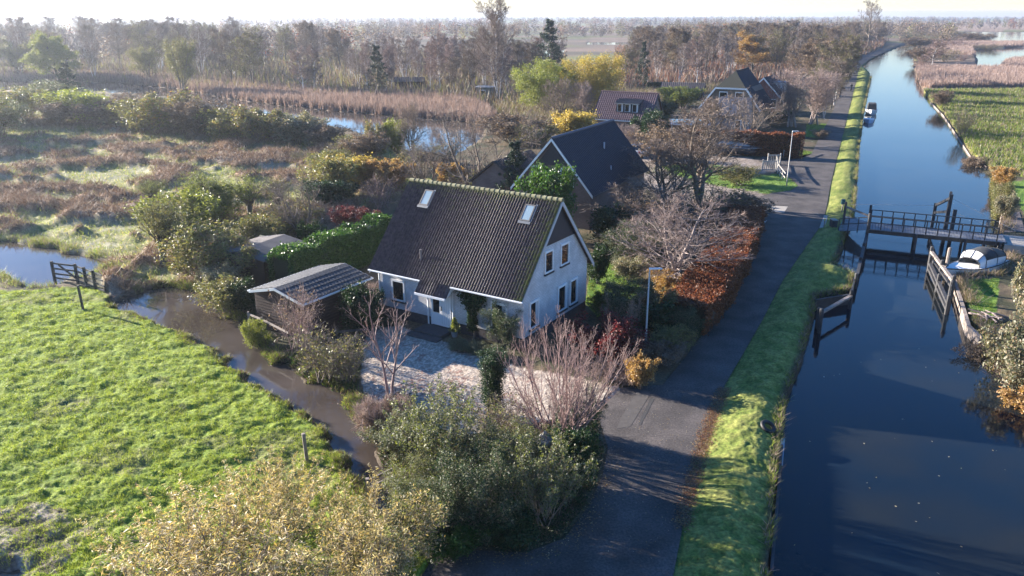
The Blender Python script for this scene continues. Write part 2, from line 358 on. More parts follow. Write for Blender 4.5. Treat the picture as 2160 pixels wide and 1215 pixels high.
mx = nd(n, 'ShaderNodeVectorMath', operation='SCALE'); L.new(a.outputs[0], mx.inputs[0]); L.new(mr.outputs[0], mx.inputs['Scale']); L.new(mx.outputs[0], b.inputs['Base Color'])
bp = nd(n, 'ShaderNodeBump'); bp.inputs['Strength'].default_value = .6; bp.inputs['Distance'].default_value = .05; L.new(nz.outputs[0], bp.inputs['Height']); L.new(bp.outputs[0], b.inputs['Normal'])
b.inputs['Roughness'].default_value = .9; b.inputs['Specular IOR Level'].default_value = .2
t = nd(n, 'ShaderNodeBsdfTranslucent')
me.materials.append(m); tag(ob('ground', me), kind='structure')

# water: two sheets that meet under the road
def water(name, pts, c0, c1, sc, st, wz):
    mb = MB().poly([(x, y, wz) for x, y in pts])
    m, n, b, out = principled(name); L = n.links
    tc = nd(n, 'ShaderNodeTexCoord'); nz = nd(n, 'ShaderNodeTexNoise'); nz.inputs['Scale'].default_value = .25; L.new(tc.outputs['Object'], nz.inputs['Vector'])
    r = ramp(n, [c0, c1], [.35, .65]); L.new(nz.outputs[0], r.inputs[0]); L.new(r.outputs[0], b.inputs['Base Color'])
    b.inputs['Roughness'].default_value = .04; b.inputs['IOR'].default_value = 1.33
    n2 = nd(n, 'ShaderNodeTexNoise'); n2.inputs['Scale'].default_value = sc; n2.inputs['Detail'].default_value = 3; L.new(tc.outputs['Object'], n2.inputs['Vector'])
    bp = nd(n, 'ShaderNodeBump'); bp.inputs['Strength'].default_value = st; bp.inputs['Distance'].default_value = .02; L.new(n2.outputs[0], bp.inputs['Height']); L.new(bp.outputs[0], b.inputs['Normal'])
    return tag(mb.build(name, m), kind='structure')
mid = [(-3, -30), (-1, 12), (4, 25), (15, 47), (25, 67), (53, 134), (80, 190), (160, 400), (1500, 7000)]
water('canal_water', mid+[(7000, 7000), (7000, -30)], (.006, .012, .02), (.014, .016, .016), 4, .2, WZ)
water('ditch_water', mid[::-1]+[(-7000, -30), (-7000, 7000)], (.05, .04, .034), (.08, .066, .058), 3, .06, DZ)

# road, driveway apron, kerb stones
def speckle(m, sc, lo, hi):
    n = m.node_tree; b = n.nodes['Principled BSDF']; l = b.inputs['Base Color'].links[0].from_socket; tc = nd(n, 'ShaderNodeTexCoord'); z = nd(n, 'ShaderNodeTexNoise'); z.inputs['Scale'].default_value = sc; z.inputs['Detail'].default_value = 8; n.links.new(tc.outputs['Object'], z.inputs['Vector'])
    r = nd(n, 'ShaderNodeMapRange', i_1=.35, i_2=.65, i_3=lo, i_4=hi); n.links.new(z.outputs[0], r.inputs[0]); v = nd(n, 'ShaderNodeVectorMath', operation='SCALE'); n.links.new(l, v.inputs[0]); n.links.new(r.outputs[0], v.inputs['Scale']); n.links.new(v.outputs[0], b.inputs['Base Color'])
tri = bmesh.new(); f = tri.faces.new([tri.verts.new((x, y, .012)) for x, y in ROAD]); bmesh.ops.triangulate(tri, faces=[f]); me = bpy.data.meshes.new('road'); tri.to_mesh(me); tri.free()
me.materials.append(mat('asphalt', [(.045, .039, .037), (.075, .065, .061), (.112, .095, .088)], .85, .6, .5, 45, .3, detail=14)); tag(ob('road', me), kind='structure'); speckle(MATS['asphalt'], 12, .7, 1.35)
def patch(name, px, z, m, kind='structure'):
    mb = MB().poly([(*G(*p)[:2], z) for p in px]); return tag(mb.build(name, m), kind=kind)
patch('road_patch', [(1345,822),(1375,826),(1330,900),(1300,905),(1318,868)], .018, mat('old_asphalt', [(.055, .048, .045), (.085, .075, .07)], .9, 3, .3, 40))
patch('road_joint', [(1372,840),(1380,842),(1352,897),(1346,896)], .017, mat('tar_strip', [(.035, .033, .033), (.05, .047, .046)], .8, 3, .3, 40))
patch('concrete_apron', [(1625,434),(1662,436),(1654,449),(1608,446),(1590,430)], .02, mat('concrete', [(.27, .24, .21), (.36, .33, .29)], .9, 2, .2, 20))
patch('stone_apron', [(1590,474),(1618,465),(1601,486),(1584,487)], .02, mat('pale_stone', [(.4, .38, .37), (.52, .5, .48)], .9, 3, .3, 20))
patch('bridge_apron', [(1738,455),(1776,452),(1764,478),(1728,482)], .035, MATS['concrete'])
patch('landing_path', [(2112,452),(2150,448),(2162,490),(2118,492)], .07, mat('brick_paving', [(.10, .08, .075), (.16, .13, .12)], .9, 8, .3, 25))

# ------------------------------------------------------------------ houses
def tilemat(name, a, b_, moss=0.):
    m, n, b, out = principled(name); L = n.links
    tc = nd(n, 'ShaderNodeTexCoord'); nz = nd(n, 'ShaderNodeTexNoise'); nz.inputs['Scale'].default_value = 5; nz.inputs['Detail'].default_value = 6; L.new(tc.outputs['Object'], nz.inputs['Vector'])
    r = ramp(n, [a, b_], [.35, .65]); L.new(nz.outputs[0], r.inputs[0]); src = r.outputs[0]
    if moss:
        at = nd(n, 'ShaderNodeAttribute', attribute_name='moss'); n2 = nd(n, 'ShaderNodeTexNoise'); n2.inputs['Scale'].default_value = 7; n2.inputs['Detail'].default_value = 5; L.new(tc.outputs['Object'], n2.inputs['Vector'])
        ad = nd(n, 'ShaderNodeMath', operation='ADD'); L.new(at.outputs['Fac'], ad.inputs[0]); L.new(n2.outputs[0], ad.inputs[1])
        mr = nd(n, 'ShaderNodeMapRange', i_1=.62, i_2=.9); L.new(ad.outputs[0], mr.inputs[0])
        mx = nd(n, 'ShaderNodeMix', data_type='RGBA'); L.new(mr.outputs[0], mx.inputs[0]); L.new(src, mx.inputs[6]); mx.inputs[7].default_value = (.17, .17, .05, 1); src = mx.outputs[2]
    L.new(src, b.inputs['Base Color']); b.inputs['Roughness'].default_value = .6; b.inputs['Specular IOR Level'].default_value = .3
    MATS[name] = m; return m
def roof_sheet(O, U, D, L, W, period=.171, amp=.055, row=.33, step=.022, thick=.05, moss=None, seed=0, hole=None, upe=9):
    """tiled slope: O ridge start, U along the ridge, D down the slope (units), waves across U, courses along D"""
    O, U, D = (np.array(v, float) for v in (O, U, D)); N = np.cross(D, U); N = N if N[2] > 0 else -N
    nu = max(8, int(L/period*upe)); us = np.linspace(0, L, nu+1); rows = int(math.ceil(W/row)); vs = []; hs = []
    rng = np.random.default_rng(seed)
    for i in range(rows):
        v0 = i*row; v1 = min((i+1)*row, W); vs += [v0+.004, v1]; hs += [0, step]
    vs = np.array(vs); hs = np.array(hs); Uu, Vv = np.meshgrid(us, vs); ph = Uu/period*2*PI
    H = amp*(2*np.maximum(0, np.cos(ph))**1.3-1)*.8+hs[:, None]
    tile = vn(np.floor(Uu/(period*2))*1.7, np.floor(np.maximum(Vv-.01, 0)/row)*1.3, seed)*.004; H = H+tile
    P = O+Uu[..., None]*U+Vv[..., None]*D+(H+thick)[..., None]*N
    a, b = P.shape[:2]; i = np.arange(a-1)[:, None]*b+np.arange(b-1)[None]
    F = np.stack([i, i+1, i+b+1, i+b], -1).reshape(-1, 4)
    V = P.reshape(-1, 3)
    # underside slab
    q = np.array([O, O+U*L, O+U*L+D*W, O+D*W]); q2 = q+N*(thick-amp*.9); n0 = len(V); V = np.vstack([V, q-N*.06, q2])
    Fb = np.array([[0,3,2,1],[4,5,6,7],[0,1,5,4],[1,2,6,5],[2,3,7,6],[3,0,4,7]])+n0
    ms = None
    if moss is not None: ms = np.concatenate([moss(Uu.ravel(), Vv.ravel()), np.zeros(8)])
    return V, np.vstack([F, Fb]), ms
def roof_obj(name, parts, m, parent):
    Vs, Fs, Ms, n = [], [], [], 0
    for V, F, ms in parts: Vs.append(V); Fs.append(F+n); Ms.append(np.zeros(len(V)) if ms is None else ms); n += len(V)
    me = mesh(name, np.vstack(Vs), [np.vstack(Fs)], True, [m]); at = me.attributes.new('moss', 'FLOAT', 'POINT'); at.data.foreach_set('value', np.concatenate(Ms).astype(np.float32))
    me.set_sharp_from_angle(angle=R(50)) if hasattr(me, 'set_sharp_from_angle') else None
    return ob(name, me, parent)
def brickmat(name, c1, c2, mortar, scale=1., bump=.5):
    m, n, b, out = principled(name); L = n.links
    tc = nd(n, 'ShaderNodeTexCoord'); sx = nd(n, 'ShaderNodeSeparateXYZ'); L.new(tc.outputs['Object'], sx.inputs[0])
    ad = nd(n, 'ShaderNodeMath', operation='ADD'); L.new(sx.outputs[0], ad.inputs[0]); L.new(sx.outputs[1], ad.inputs[1])
    cx = nd(n, 'ShaderNodeCombineXYZ'); L.new(ad.outputs[0], cx.inputs[0]); L.new(sx.outputs[2], cx.inputs[1])
    bt = nd(n, 'ShaderNodeTexBrick'); L.new(cx.outputs[0], bt.inputs['Vector']); bt.inputs['Scale'].default_value = scale
    bt.inputs['Color1'].default_value = (*c1, 1); bt.inputs['Color2'].default_value = (*c2, 1); bt.inputs['Mortar'].default_value = (*mortar, 1)
    bt.inputs['Brick Width'].default_value = .22; bt.inputs['Row Height'].default_value = .075; bt.inputs['Mortar Size'].default_value = .01
    nz = nd(n, 'ShaderNodeTexNoise'); nz.inputs['Scale'].default_value = 1.2; nz.inputs['Detail'].default_value = 5; L.new(tc.outputs['Object'], nz.inputs['Vector'])
    mr = nd(n, 'ShaderNodeMapRange', i_1=.3, i_2=.7, i_3=.78, i_4=1.1); L.new(nz.outputs[0], mr.inputs[0])
    sc = nd(n, 'ShaderNodeVectorMath', operation='SCALE'); L.new(bt.outputs[0], sc.inputs[0]); L.new(mr.outputs[0], sc.inputs['Scale']); L.new(sc.outputs[0], b.inputs['Base Color'])
    bp = nd(n, 'ShaderNodeBump', invert=True); bp.inputs['Strength'].default_value = bump; bp.inputs['Distance'].default_value = .01; L.new(bt.outputs['Fac'], bp.inputs['Height']); L.new(bp.outputs[0], b.inputs['Normal'])
    b.inputs['Roughness'].default_value = .8; MATS[name] = m; return m
white = mat('white_paint', [(.72, .72, .71), (.8, .8, .79)], .45, 2); glass = None
def glassmat():
    m, n, b, out = principled('window_glass'); b.inputs['Base Color'].default_value = (.012, .015, .018, 1); b.inputs['Roughness'].default_value = .03; b.inputs['Specular IOR Level'].default_value = .8; return m
glass = glassmat(); blackw = mat('black_stained_wood', [(.012, .013, .02), (.025, .026, .035)], .6, 4, stretch=(1, 1, 12)); slate = mat('dark_sill', [(.02, .022, .028)], .5)
curtain = mat('curtain_cloth', [(.5, .5, .5)], .8)
def window(parent, o, U, N, w, h, fw=.08, mull=0, sill=True, cur=0):
    """frame > pane, sill; o is the lower corner on the wall, U along the wall, N outwards"""
    o, U, N = (np.array(v, float) for v in (o, U, N)); Z = np.array([0, 0, 1.])
    def B(mb, u0, u1, z0, z1, n0, n1):
        mb.raw([o+U*u+Z*z+N*q for q in (n0, n1) for u, z in ((u0, z0), (u1, z0), (u1, z1), (u0, z1))], [np.array([[0,1,2,3],[7,6,5,4],[0,4,5,1],[1,5,6,2],[2,6,7,3],[3,7,4,0]])])
    f = MB(); B(f, 0, w, 0, fw, .003, .07); B(f, 0, w, h-fw*1.5, h, .003, .07); B(f, 0, fw, fw, h-fw*1.5, .003, .07); B(f, w-fw, w, fw, h-fw*1.5, .003, .07)
    for i in range(mull): x = w*(i+1)/(mull+1); B(f, x-.035, x+.035, fw, h-fw*1.5, .003, .065)
    fo = f.build('window', white, parent)
    p = MB(); B(p, fw, w-fw, fw, h-fw*1.5, .005, .025); p.build('pane', glass, fo)
    if sill: s = MB(); B(s, -.04, w+.04, -.09, -.003, .003, .11); s.build('sill', slate, fo)
    if cur: s = MB(); B(s, w-fw-cur, w-fw, fw, h-fw*1.5, .027, .032); s.build('curtain', curtain, fo)
    return fo

class House:
    """local frame: x along the ridge, y from the front eave back, z up"""
    def __init__(s, name, label, cat, o, yaw, L, W, ze, zr, zg=0., fy=.5):
        s.t = thing(name, label, cat, (o[0], o[1], 0), yaw); s.L, s.W, s.ze, s.zr, s.fy = L, W, ze, zr, fy
    def walls(s, g, m, ge=.25, plinth=0, pm=None, name='wall', top=None):
        """gable prism inset by g at the ends and ge at the eaves"""
        L, W, ze, zr, ry = s.L, s.W, s.ze, s.zr, s.W*s.fy
        def zt(y): return (ze+(zr-ze)*(y/ry) if y < ry else ze+(zr-ze)*(W-y)/(W-ry))-.14
        z0 = plinth; yy = [ge, ry, W-ge]
        prof = [(0, ge, z0-.0), (0, W-ge, z0), (0, W-ge, zt(W-ge)), (0, ry, zt(ry)), (0, ge, zt(ge))]
        s.wall = MB().prism(prof, (g, 0, 0), (L-g, 0, 0)).build(name, m, s.t)
        if plinth: MB().box((g+.015, ge+.015, -.3), (L-g-.015, W-ge-.015, plinth)).build('plinth', pm, s.t)
    def roof(s, m, period=.171, row=.33, amp=.058, name='roof', moss=None, back=True, seed=1, upe=9, step=.022):
        L, W, ze, zr = s.L, s.W, s.ze, s.zr; ry = W*s.fy; P = []
        for (y0, run) in ((0, ry), (W, W-ry)):
            sl = math.hypot(run, zr-ze); D = np.array([0, (-run if y0 == 0 else run), ze-zr])/sl
            P.append(roof_sheet((0, ry, zr), (1, 0, 0), D, L, sl, period, amp, row, step, moss=moss, seed=seed, upe=upe))
        s.roofo = roof_obj(name, P, m, s.t); return s.roofo
    def ridge(s, m, r=.13, n=None, name='ridge'):
        k = n or int(s.L/.33); mb = MB(); ry = s.W*s.fy
        for i in range(k):
            a = s.L*i/k; b = s.L*(i+1)/k+.03
            ang = np.linspace(R(-25), R(205), 8); prof0 = [(0, ry+math.cos(t)*r*.93, s.zr+.03+math.sin(t)*r*.9) for t in ang]; prof1 = [(0, ry+math.cos(t)*r*1.12, s.zr+.035+math.sin(t)*r*1.1) for t in ang]
            mb.raw([(a, p[1], p[2]) for p in prof0]+[(b, p[1], p[2]) for p in prof1], [np.array([[j, j+1, 8+j+1, 8+j] for j in range(7)]), np.arange(8)[None]+8])
        return mb.build(name, m, s.t, smooth=False)
    def barge(s, x, m, h=.24, w=.05, name='bargeboard', up=.05, ov=0.):
        ry = s.W*s.fy; mb = MB()
        for y0, sg in ((-ov, 1), (s.W+ov, -1)):
            ze = s.ze-ov*(s.zr-s.ze)/ry
            a = np.array([x, y0, ze]); b = np.array([x, ry, s.zr]); q = np.array([0, 0, 1.])
            V = [a+q*(up-h), b+q*(up-h), b+q*up, a+q*up]; V = V+[v+np.array([w, 0, 0]) for v in V]
            mb.raw(V, [np.array([[0,1,2,3],[7,6,5,4],[0,4,5,1],[1,5,6,2],[2,6,7,3],[3,7,4,0]])])
        return mb.build(name, m, s.t)
    def gutter(s, x0, x1, y, z, m, name='gutter'):
        return MB().box((x0, y-.12, z-.06), (x1, y-.01, z+.02)).build(name, m, s.t, bevel=.01)
    def skylight(s, x, d, w=.62, h=1.0, m=None):
        """on the front slope, d metres down from the ridge"""
        ry = s.W*s.fy; sl = math.hypot(ry, s.zr-s.ze); D = np.array([0, -ry, s.ze-s.zr])/sl; U = np.array([1., 0, 0]); N = np.cross(U, -D); N = N if N[2] > 0 else -N
        O = np.array([x, ry, s.zr])+D*d
        def B(mb, u0, u1, v0, v1, n0, n1):
            mb.raw([O+U*u+D*v+N*q for q in (n0, n1) for u, v in ((u0, v0), (u1, v0), (u1, v1), (u0, v1))], [np.array([[0,1,2,3],[7,6,5,4],[0,4,5,1],[1,5,6,2],[2,6,7,3],[3,7,4,0]])])
        f = MB(); t = .07; B(f, 0, w, 0, t, 0, .145); B(f, 0, w, h-t, h, 0, .145); B(f, 0, t, t, h-t, 0, .145); B(f, w-t, w, t, h-t, 0, .145)
        fo = f.build('skylight', mat('skylight_frame', [(.08, .075, .075)], .5), s.t); p = MB(); B(p, t, w-t, t, h-t, .1, .13); p.build('pane', mat('sky_reflection_glass', [(.2, .27, .33), (.26, .34, .4)], .12, 1), fo)  # pane's base colour carries the blue of the reflected sky
        fl = MB(); B(fl, -.07, w+.07, h+.003, h+.16, .05, .125); B(fl, w+.003, w+.1, -.05, h, .05, .125); fl.build('flashing', mat('lead', [(.10, .11, .13)], .5), fo)

def yz(v): return v
# white house with the long tiled roof
q = dict(hx=-.4912, hy=2.6161, yaw=-.5693, L=.6213, W=.4769, ze=.1708, zr=.4398, g=.0137)
H1 = House('white_brick_house', 'white painted brick house with long dark tiled roof and mossy ridge beside the gravel drive', 'house', (q['hx']*CAMH, q['hy']*CAMH), q['yaw'], q['L']*CAMH, q['W']*CAMH, q['ze']*CAMH, q['zr']*CAMH)
wb = brickmat('white_painted_brick', (.56, .55, .55), (.66, .64, .64), (.38, .37, .38)); db = mat('dark_brick_plinth', [(.05, .04, .042), (.085, .07, .07)], .85, 6)
H1.walls(.23, wb, .45, .62, db)
tm = tilemat('brown_roof_tiles', (.06, .043, .044), (.125, .092, .09), 1)
moss = lambda u, v: np.maximum(.34*np.exp(-(H1.L-u)/.8), .30*np.exp(-v/.45))+.06*(vn(u*.8, v*.8, 3) > .7)
H1.roof(tm, moss=moss); H1.ridge(mat('mossy_ridge_tiles', [(.08, .07, .05), (.17, .165, .085), (.25, .235, .15)], .9, 5), n=31)
sl1 = math.hypot(H1.W/2, H1.zr-H1.ze); D1 = np.array([0, -H1.W/2, H1.ze-H1.zr])/sl1
H1.barge(H1.L-.03, mat('grey_bargeboard', [(.42, .40, .40), (.5, .48, .48)], .6, 2), .26, .05); H1.barge(-.02, MATS['grey_bargeboard'], .26, .05)
# porch: the slope runs on below the eave
P_ = [(876.7, 616.7), (939, 631.7)]
def on_slope(px, py):
    c, s_ = math.cos(q['yaw']), math.sin(q['yaw']); o = np.array([q['hx'], q['hy'], q['ze']])*CAMH; U = np.array([c, s_, 0]); Vv = np.array([-s_, c, 0])
    dn = Vv*(H1.W/2)+np.array([0, 0, H1.zr-H1.ze]); nn = np.cross(U, dn); X = (px-1080)/FPX; Y = (py-607.5)/FPX
    d = np.array([X, math.cos(PITCH)-math.sin(PITCH)*Y, -math.sin(PITCH)-math.cos(PITCH)*Y]); c0 = np.array([0, 0, CAMH]); t = ((o-c0)@nn)/(d@nn); p = c0+t*d-o
    return p@U, p@Vv, p[2]+o[2]
pa = on_slope(*P_[0]); pb = on_slope(*P_[1]); px0, px1 = pa[0], pb[0]; ext = -(pa[1]+pb[1])/2*sl1/(H1.W/2)
roof_obj('porch_roof', [roof_sheet((px0, -.001, H1.ze-.002), (1, 0, 0), D1, px1-px0, ext, moss=lambda u, v: u*0, seed=4)], tm, H1.t)
MB().box((px0-.02, pa[1]-.12, pa[2]-.09), (px1+.02, pa[1], pa[2]+.02)).build('gutter', white, H1.t)
H1.gutter(-.03, px0-.02, 0, H1.ze, white); H1.gutter(px1+.02, H1.L+.03, 0, H1.ze, white)
H1.skylight(on_slope(900, 402)[0], sl1*(1-on_slope(900, 402)[1]/(H1.W/2))); H1.skylight(on_slope(1111.7, 432.5)[0], sl1*(1-on_slope(1111.7, 432.5)[1]/(H1.W/2)))
v = on_slope(888, 549); MB().tube([(v[0], v[1], v[2]-.1), (v[0], v[1], v[2]+.5), (v[0], v[1], v[2]+.62)], [.06, .06, .085], 8).build('vent_pipe', mat('vent_grey', [(.16, .14, .14)], .6), H1.t)
# gable end (x = L-g)
gx = H1.L-.23; Ug = (0, 1, 0); Ng = (1, 0, 0); k = CAMH
apz0 = 5.08; y_at = lambda z: (z-H1.ze+.14)/(H1.zr-H1.ze)*H1.W/2
MB().prism([(0, y_at(apz0), apz0), (0, H1.W-y_at(apz0), apz0), (0, H1.W/2, H1.zr-.15)], (gx+.002, 0, 0), (gx+.06, 0, 0)).build('gable_cladding', blackw, H1.t)
for (a, b, z0, z1, c) in ((.1522, .2051, .2162, .2913, 0), (.2547, .31, .2162, .2913, 0), (.2416, .3017, .0567, .1483, .12), (.325, .378, .0567, .1483, .1), (.062, .118, .0567, .1483, .25)):
    window(H1.t, (gx, a*k, z0*k), Ug, Ng, (b-a)*k, (z1-z0)*k, cur=c)
# front wall (y = .45)
Uf = (1, 0, 0); Nf = (0, -1, 0); fy = .45
def on_front(px, py):
    c, s_ = math.cos(q['yaw']), math.sin(q['yaw']); o = np.array([q['hx'], q['hy'], 0])*CAMH; U = np.array([c, s_, 0]); Vv = np.array([-s_, c, 0])
    X = (px-1080)/FPX; Y = (py-607.5)/FPX; d = np.array([X, math.cos(PITCH)-math.sin(PITCH)*Y, -math.sin(PITCH)-math.cos(PITCH)*Y]); c0 = np.array([0, 0, CAMH])
    t = ((o+Vv*fy-c0)@Vv)/(d@Vv); p = c0+t*d-o; return p@U, p[2]
a = on_front(829, 631); b = on_front(853, 586); window(H1.t, (a[0], fy, a[1]), Uf, Nf, b[0]-a[0], 1.25)
a = on_front(1037, 693); window(H1.t, (a[0], fy, a[1]), Uf, Nf, 1.0, 1.55, cur=.25)
a = on_front(912, 686); b = on_front(954, 692); dx0, dx1 = a[0], b[0]; dz0 = .22
dr = MB().box((dx0, fy-.09, dz0), (dx0+.06, fy-.003, 2.35)).box((dx1-.06, fy-.09, dz0), (dx1, fy-.003, 2.35)).box((dx0+.06, fy-.09, 2.28), (dx1-.06, fy-.003, 2.35)).build('door_frame', white, H1.t)
dm = dx0+(dx1-dx0)*.48
dd = MB().box((dx0+.065, fy-.06, dz0+.02), (dm, fy-.004, dz0+.75)).box((dm+.02, fy-.075, dz0+.02), (dx1-.065, fy-.004, 2.26)).box((dx0+.065, fy-.06, dz0+.75), (dx0+.14, fy-.004, 2.26)).box((dm-.08, fy-.06, dz0+.75), (dm, fy-.004, 2.26)).build('door', white, H1.t)
MB().box((dx0+.14, fy-.04, dz0+.755), (dm-.08, fy-.006, 2.25)).build('pane', glass, dd); gm = MB()
for i in range(5): x = dm+.12+i*.14; gm.box((x, fy-.081, dz0+.15), (x+.012, fy-.076, 2.15))
gm.build('panelling', mat('grey_paint', [(.5, .5, .5)], .6), dd); MB().box((dm+.05, fy-.13, 1.15), (dm+.08, fy-.078, 1.4)).build('handle', slate, dd)
MB().box((dx0-.35, -.75, -.02), (dx1+.15, fy-.1, .2)).box((dx0-.5, -1.3, -.03), (dx1+.25, -.752, .1)).build('door_step', mat('dark_stone', [(.04, .045, .05), (.06, .065, .07)], .7, 5), H1.t, bevel=.01)
for x in (dx0-.2, dx1+.12, .35): MB().tube([(x, fy-.06, .1), (x, fy-.06, H1.ze-.1)], .045, 6).build('downpipe', white, H1.t)
pch = MB().prism([(0, fy-.01, H1.ze-.25), (0, fy-.01, H1.ze-.02), (0, 0, H1.ze-.12), (0, pa[1]+.1, pa[2]-.02)], (px1-.06, 0, 0), (px1-.01, 0, 0)).build('porch_cheek', white, H1.t)

# timber shed with the white-edged roof
c57 = R(57.5)
SH = House('timber_shed', 'brown timber shed with low grey tiled roof and white edge boards beside the ditch', 'shed', (G(638, 643, 2.2)[0], G(638, 643, 2.2)[1]), c57, 5.3, 4.1, 2.2, 2.7)
brw = mat('brown_boards', [(.028, .014, .012), (.05, .026, .022)], .85, 3, .5, 10, stretch=(1, 1, 14)); SH.walls(.2, brw, .15)
bd = MB()
for z in np.arange(.15, 2.5, .17):
    bd.box((.185, .2, z), (.198, 3.9, z+.012)) if z < 2.15 else None; bd.box((.2, .135, z), (5.1, .148, z+.012)) if z < 2.0 else None
bd.build('board_edges', mat('board_edge', [(.06, .035, .03)], .7), SH.t)
SH.roof(tilemat('grey_roof_tiles', (.03, .032, .038), (.075, .076, .082)), .24, .4, .022, seed=7, step=.03)
wf = mat('white_edge_board', [(.5, .52, .54), (.6, .62, .64)], .5, 2)
SH.barge(-.05, wf, .14, .05); SH.barge(SH.L, wf, .14, .05); SH.gutter(-.05, SH.L+.05, 0, 2.22, wf); SH.gutter(-.05, SH.L+.05, SH.W+.14, 2.22, wf)
# low garden shed in the shrubs
S2 = House('garden_shed', 'low shed with flat grey-brown felt roof half hidden behind the olive shrubs', 'shed', G(556, 552, 2.0)[:2], R(65), 4.4, 4.2, 2.0, 2.35)
S2.walls(.15, brw, .15); fe = MB(); 
for y0, y1, z0, z1 in ((-.1, 2.1, 1.98, 2.37), (4.3, 2.1, 1.98, 2.37)):
    fe.raw([(-.1, y0, z0), (4.5, y0, z0), (4.5, y1, z1), (-.1, y1, z1), (-.1, y0, z0+.06), (4.5, y0, z0+.06), (4.5, y1, z1+.06), (-.1, y1, z1+.06)], [np.array([[0,3,2,1],[4,5,6,7],[0,1,5,4],[1,2,6,5],[2,3,7,6],[3,0,4,7]])])
fe.build('roof', mat('roof_felt', [(.08, .07, .07), (.13, .115, .11)], .9, 1.5, .3, 30), S2.t); MB().box((4.42, -.1, 2.0), (4.52, 4.3, 2.12)).build('edge_board', mat('mossy_edge', [(.35, .33, .2)], .8), S2.t)

# dark roofed house behind
e1 = G(1250, 415, 2.85)
H2 = House('brick_house', 'pinkish brick house with steep blue-black roof and evergreen before its white-edged gable', 'house', e1[:2], R(61.5), 13.2, 7.4, 2.85, 7.15)
H2b = brickmat('pink_brown_brick', (.15, .098, .088), (.19, .13, .115), (.14, .11, .1)); H2.walls(.25, H2b, .3, 0)
dk = tilemat('blue_black_tiles', (.012, .014, .022), (.022, .025, .036)); H2.roof(dk, .3, .33, .025, seed=9, upe=7, step=.015); H2.ridge(mat('dark_ridge', [(.05, .055, .08)], .5), .12)
H2.barge(-.03, white, .24, .05); H2.gutter(0, 13.2, 0, 2.85, mat('dark_gutter', [(.03, .03, .035)], .5))
MB().prism([(0, 2.35, 5.0), (0, 5.05, 5.0), (0, 3.7, 6.75)], (.18, 0, 0), (.245, 0, 0)).build('gable_cladding', blackw, H2.t)
for y in (1.75, 4.35): window(H2.t, (.25, y, 3.35), (0, 1, 0), (-1, 0, 0), 1.2, 1.5)
v = (7.5, 2.2, 5.7); MB().tube([(v[0], v[1], 5.2), (v[0], v[1], 6.0)], .07, 8).build('vent_pipe', plain('pale_pipe', (.45, .45, .5)), H2.t)
v = (6.0, .9, 3.9); MB().tube([(v[0], v[1], 3.7), (v[0], v[1], 4.3)], .06, 8).build('vent_pipe', MATS['pale_pipe'], H2.t)
GA = House('garage', 'garage with striped brown tiled roof leaning against the dark-roofed brick house', 'garage', np.array(e1[:2])+np.array([math.cos(R(61.5)), math.sin(R(61.5))])*1.5+np.array([-math.sin(R(61.5)), math.cos(R(61.5))])*7.4, R(61.5), 7.0, 5.0, 2.6, 4.6)
GA.walls(.2, H2b, .2); GA.roof(tilemat('striped_brown_tiles', (.06, .05, .048), (.11, .09, .085)), .3, .33, .022, seed=11, upe=7)

# purple roofed bungalow with dormer
e3 = G(1248, 250, 2.5)
H3 = House('dormer_bungalow', 'bungalow with purple-brown tiled roof and dark flat dormer behind the copper hedge', 'house', e3[:2], R(-27), 8.6, 7.0, 2.5, 6.0)
H3.walls(.25, H2b, .3); H3.roof(tilemat('purple_roof_tiles', (.10, .055, .062), (.17, .105, .11)), .3, .34, .045, seed=13, upe=6, step=.03); H3.ridge(mat('purple_ridge', [(.11, .06, .065)], .6), .12); H3.barge(8.55, blackw, .3, .06)
dm_ = MB().prism([(0, .9, 3.45), (0, 3.1, 3.45), (0, 3.1, 5.25), (0, .9, 4.85)], (3.3, 0, 0), (6.6, 0, 0)).build('dormer', blackw, H3.t)
V_, F_, _ = roof_sheet((3.15, 3.35, 5.35), (1, 0, 0), nrm(np.array([0, -2.65, -.55])), 3.6, 2.7, .25, .03, .3, .02, .04, seed=5, upe=6); roof_obj('dormer_roof', [(V_, F_, None)], tilemat('dark_dormer_tiles', (.03, .033, .04), (.06, .06, .07)), dm_)
MB().box((3.15, .6, 4.70), (6.75, .68, 4.78)).build('fascia', plain('grey_fascia', (.3, .3, .3)), dm_)
for x in (3.5, 4.6, 5.7): window(H3.t, (x, .9, 3.6), (1, 0, 0), (0, -1, 0), .8, 1.05, .03, sill=False, cur=.2)
MB().box((.5, -.02, 2.35), (8.3, .3, 2.5)).build('eave_board', white, H3.t)

# half-hipped house
a4 = G(1549, 153, 8.3); T4 = thing('half_hipped_house', 'brick house with blue-black half-hipped roof and white-edged gable behind the bare garden trees', 'house', (a4[0], a4[1], 0), R(61)); 
def quad_roof(name, P, m, par, th=.12):
    P = np.array(P, float); k = len(P); nn = nrm(np.cross(P[1]-P[0], P[2]-P[0])); nn = nn if nn[2] > 0 else -nn
    MB().raw(np.vstack([P, P+nn*th]), [np.arange(k)[::-1], np.arange(k)+k]+[np.array([i, (i+1) % k, k+(i+1) % k, k+i]) for i in range(k)]).build(name, m, par)
hb = mat('grey_olive_brick', [(.09, .08, .07), (.12, .11, .09)], .85, 8)
MB().prism([(0, -4.1, 0), (0, 4.1, 0), (0, 4.1, 3.0), (0, 2.1, 5.6), (0, -2.1, 5.6), (0, -4.1, 3.0)], (-.9, 0, 0), (9, 0, 0)).build('wall', hb, T4)
T4.scale = (1, 1, 1.09)
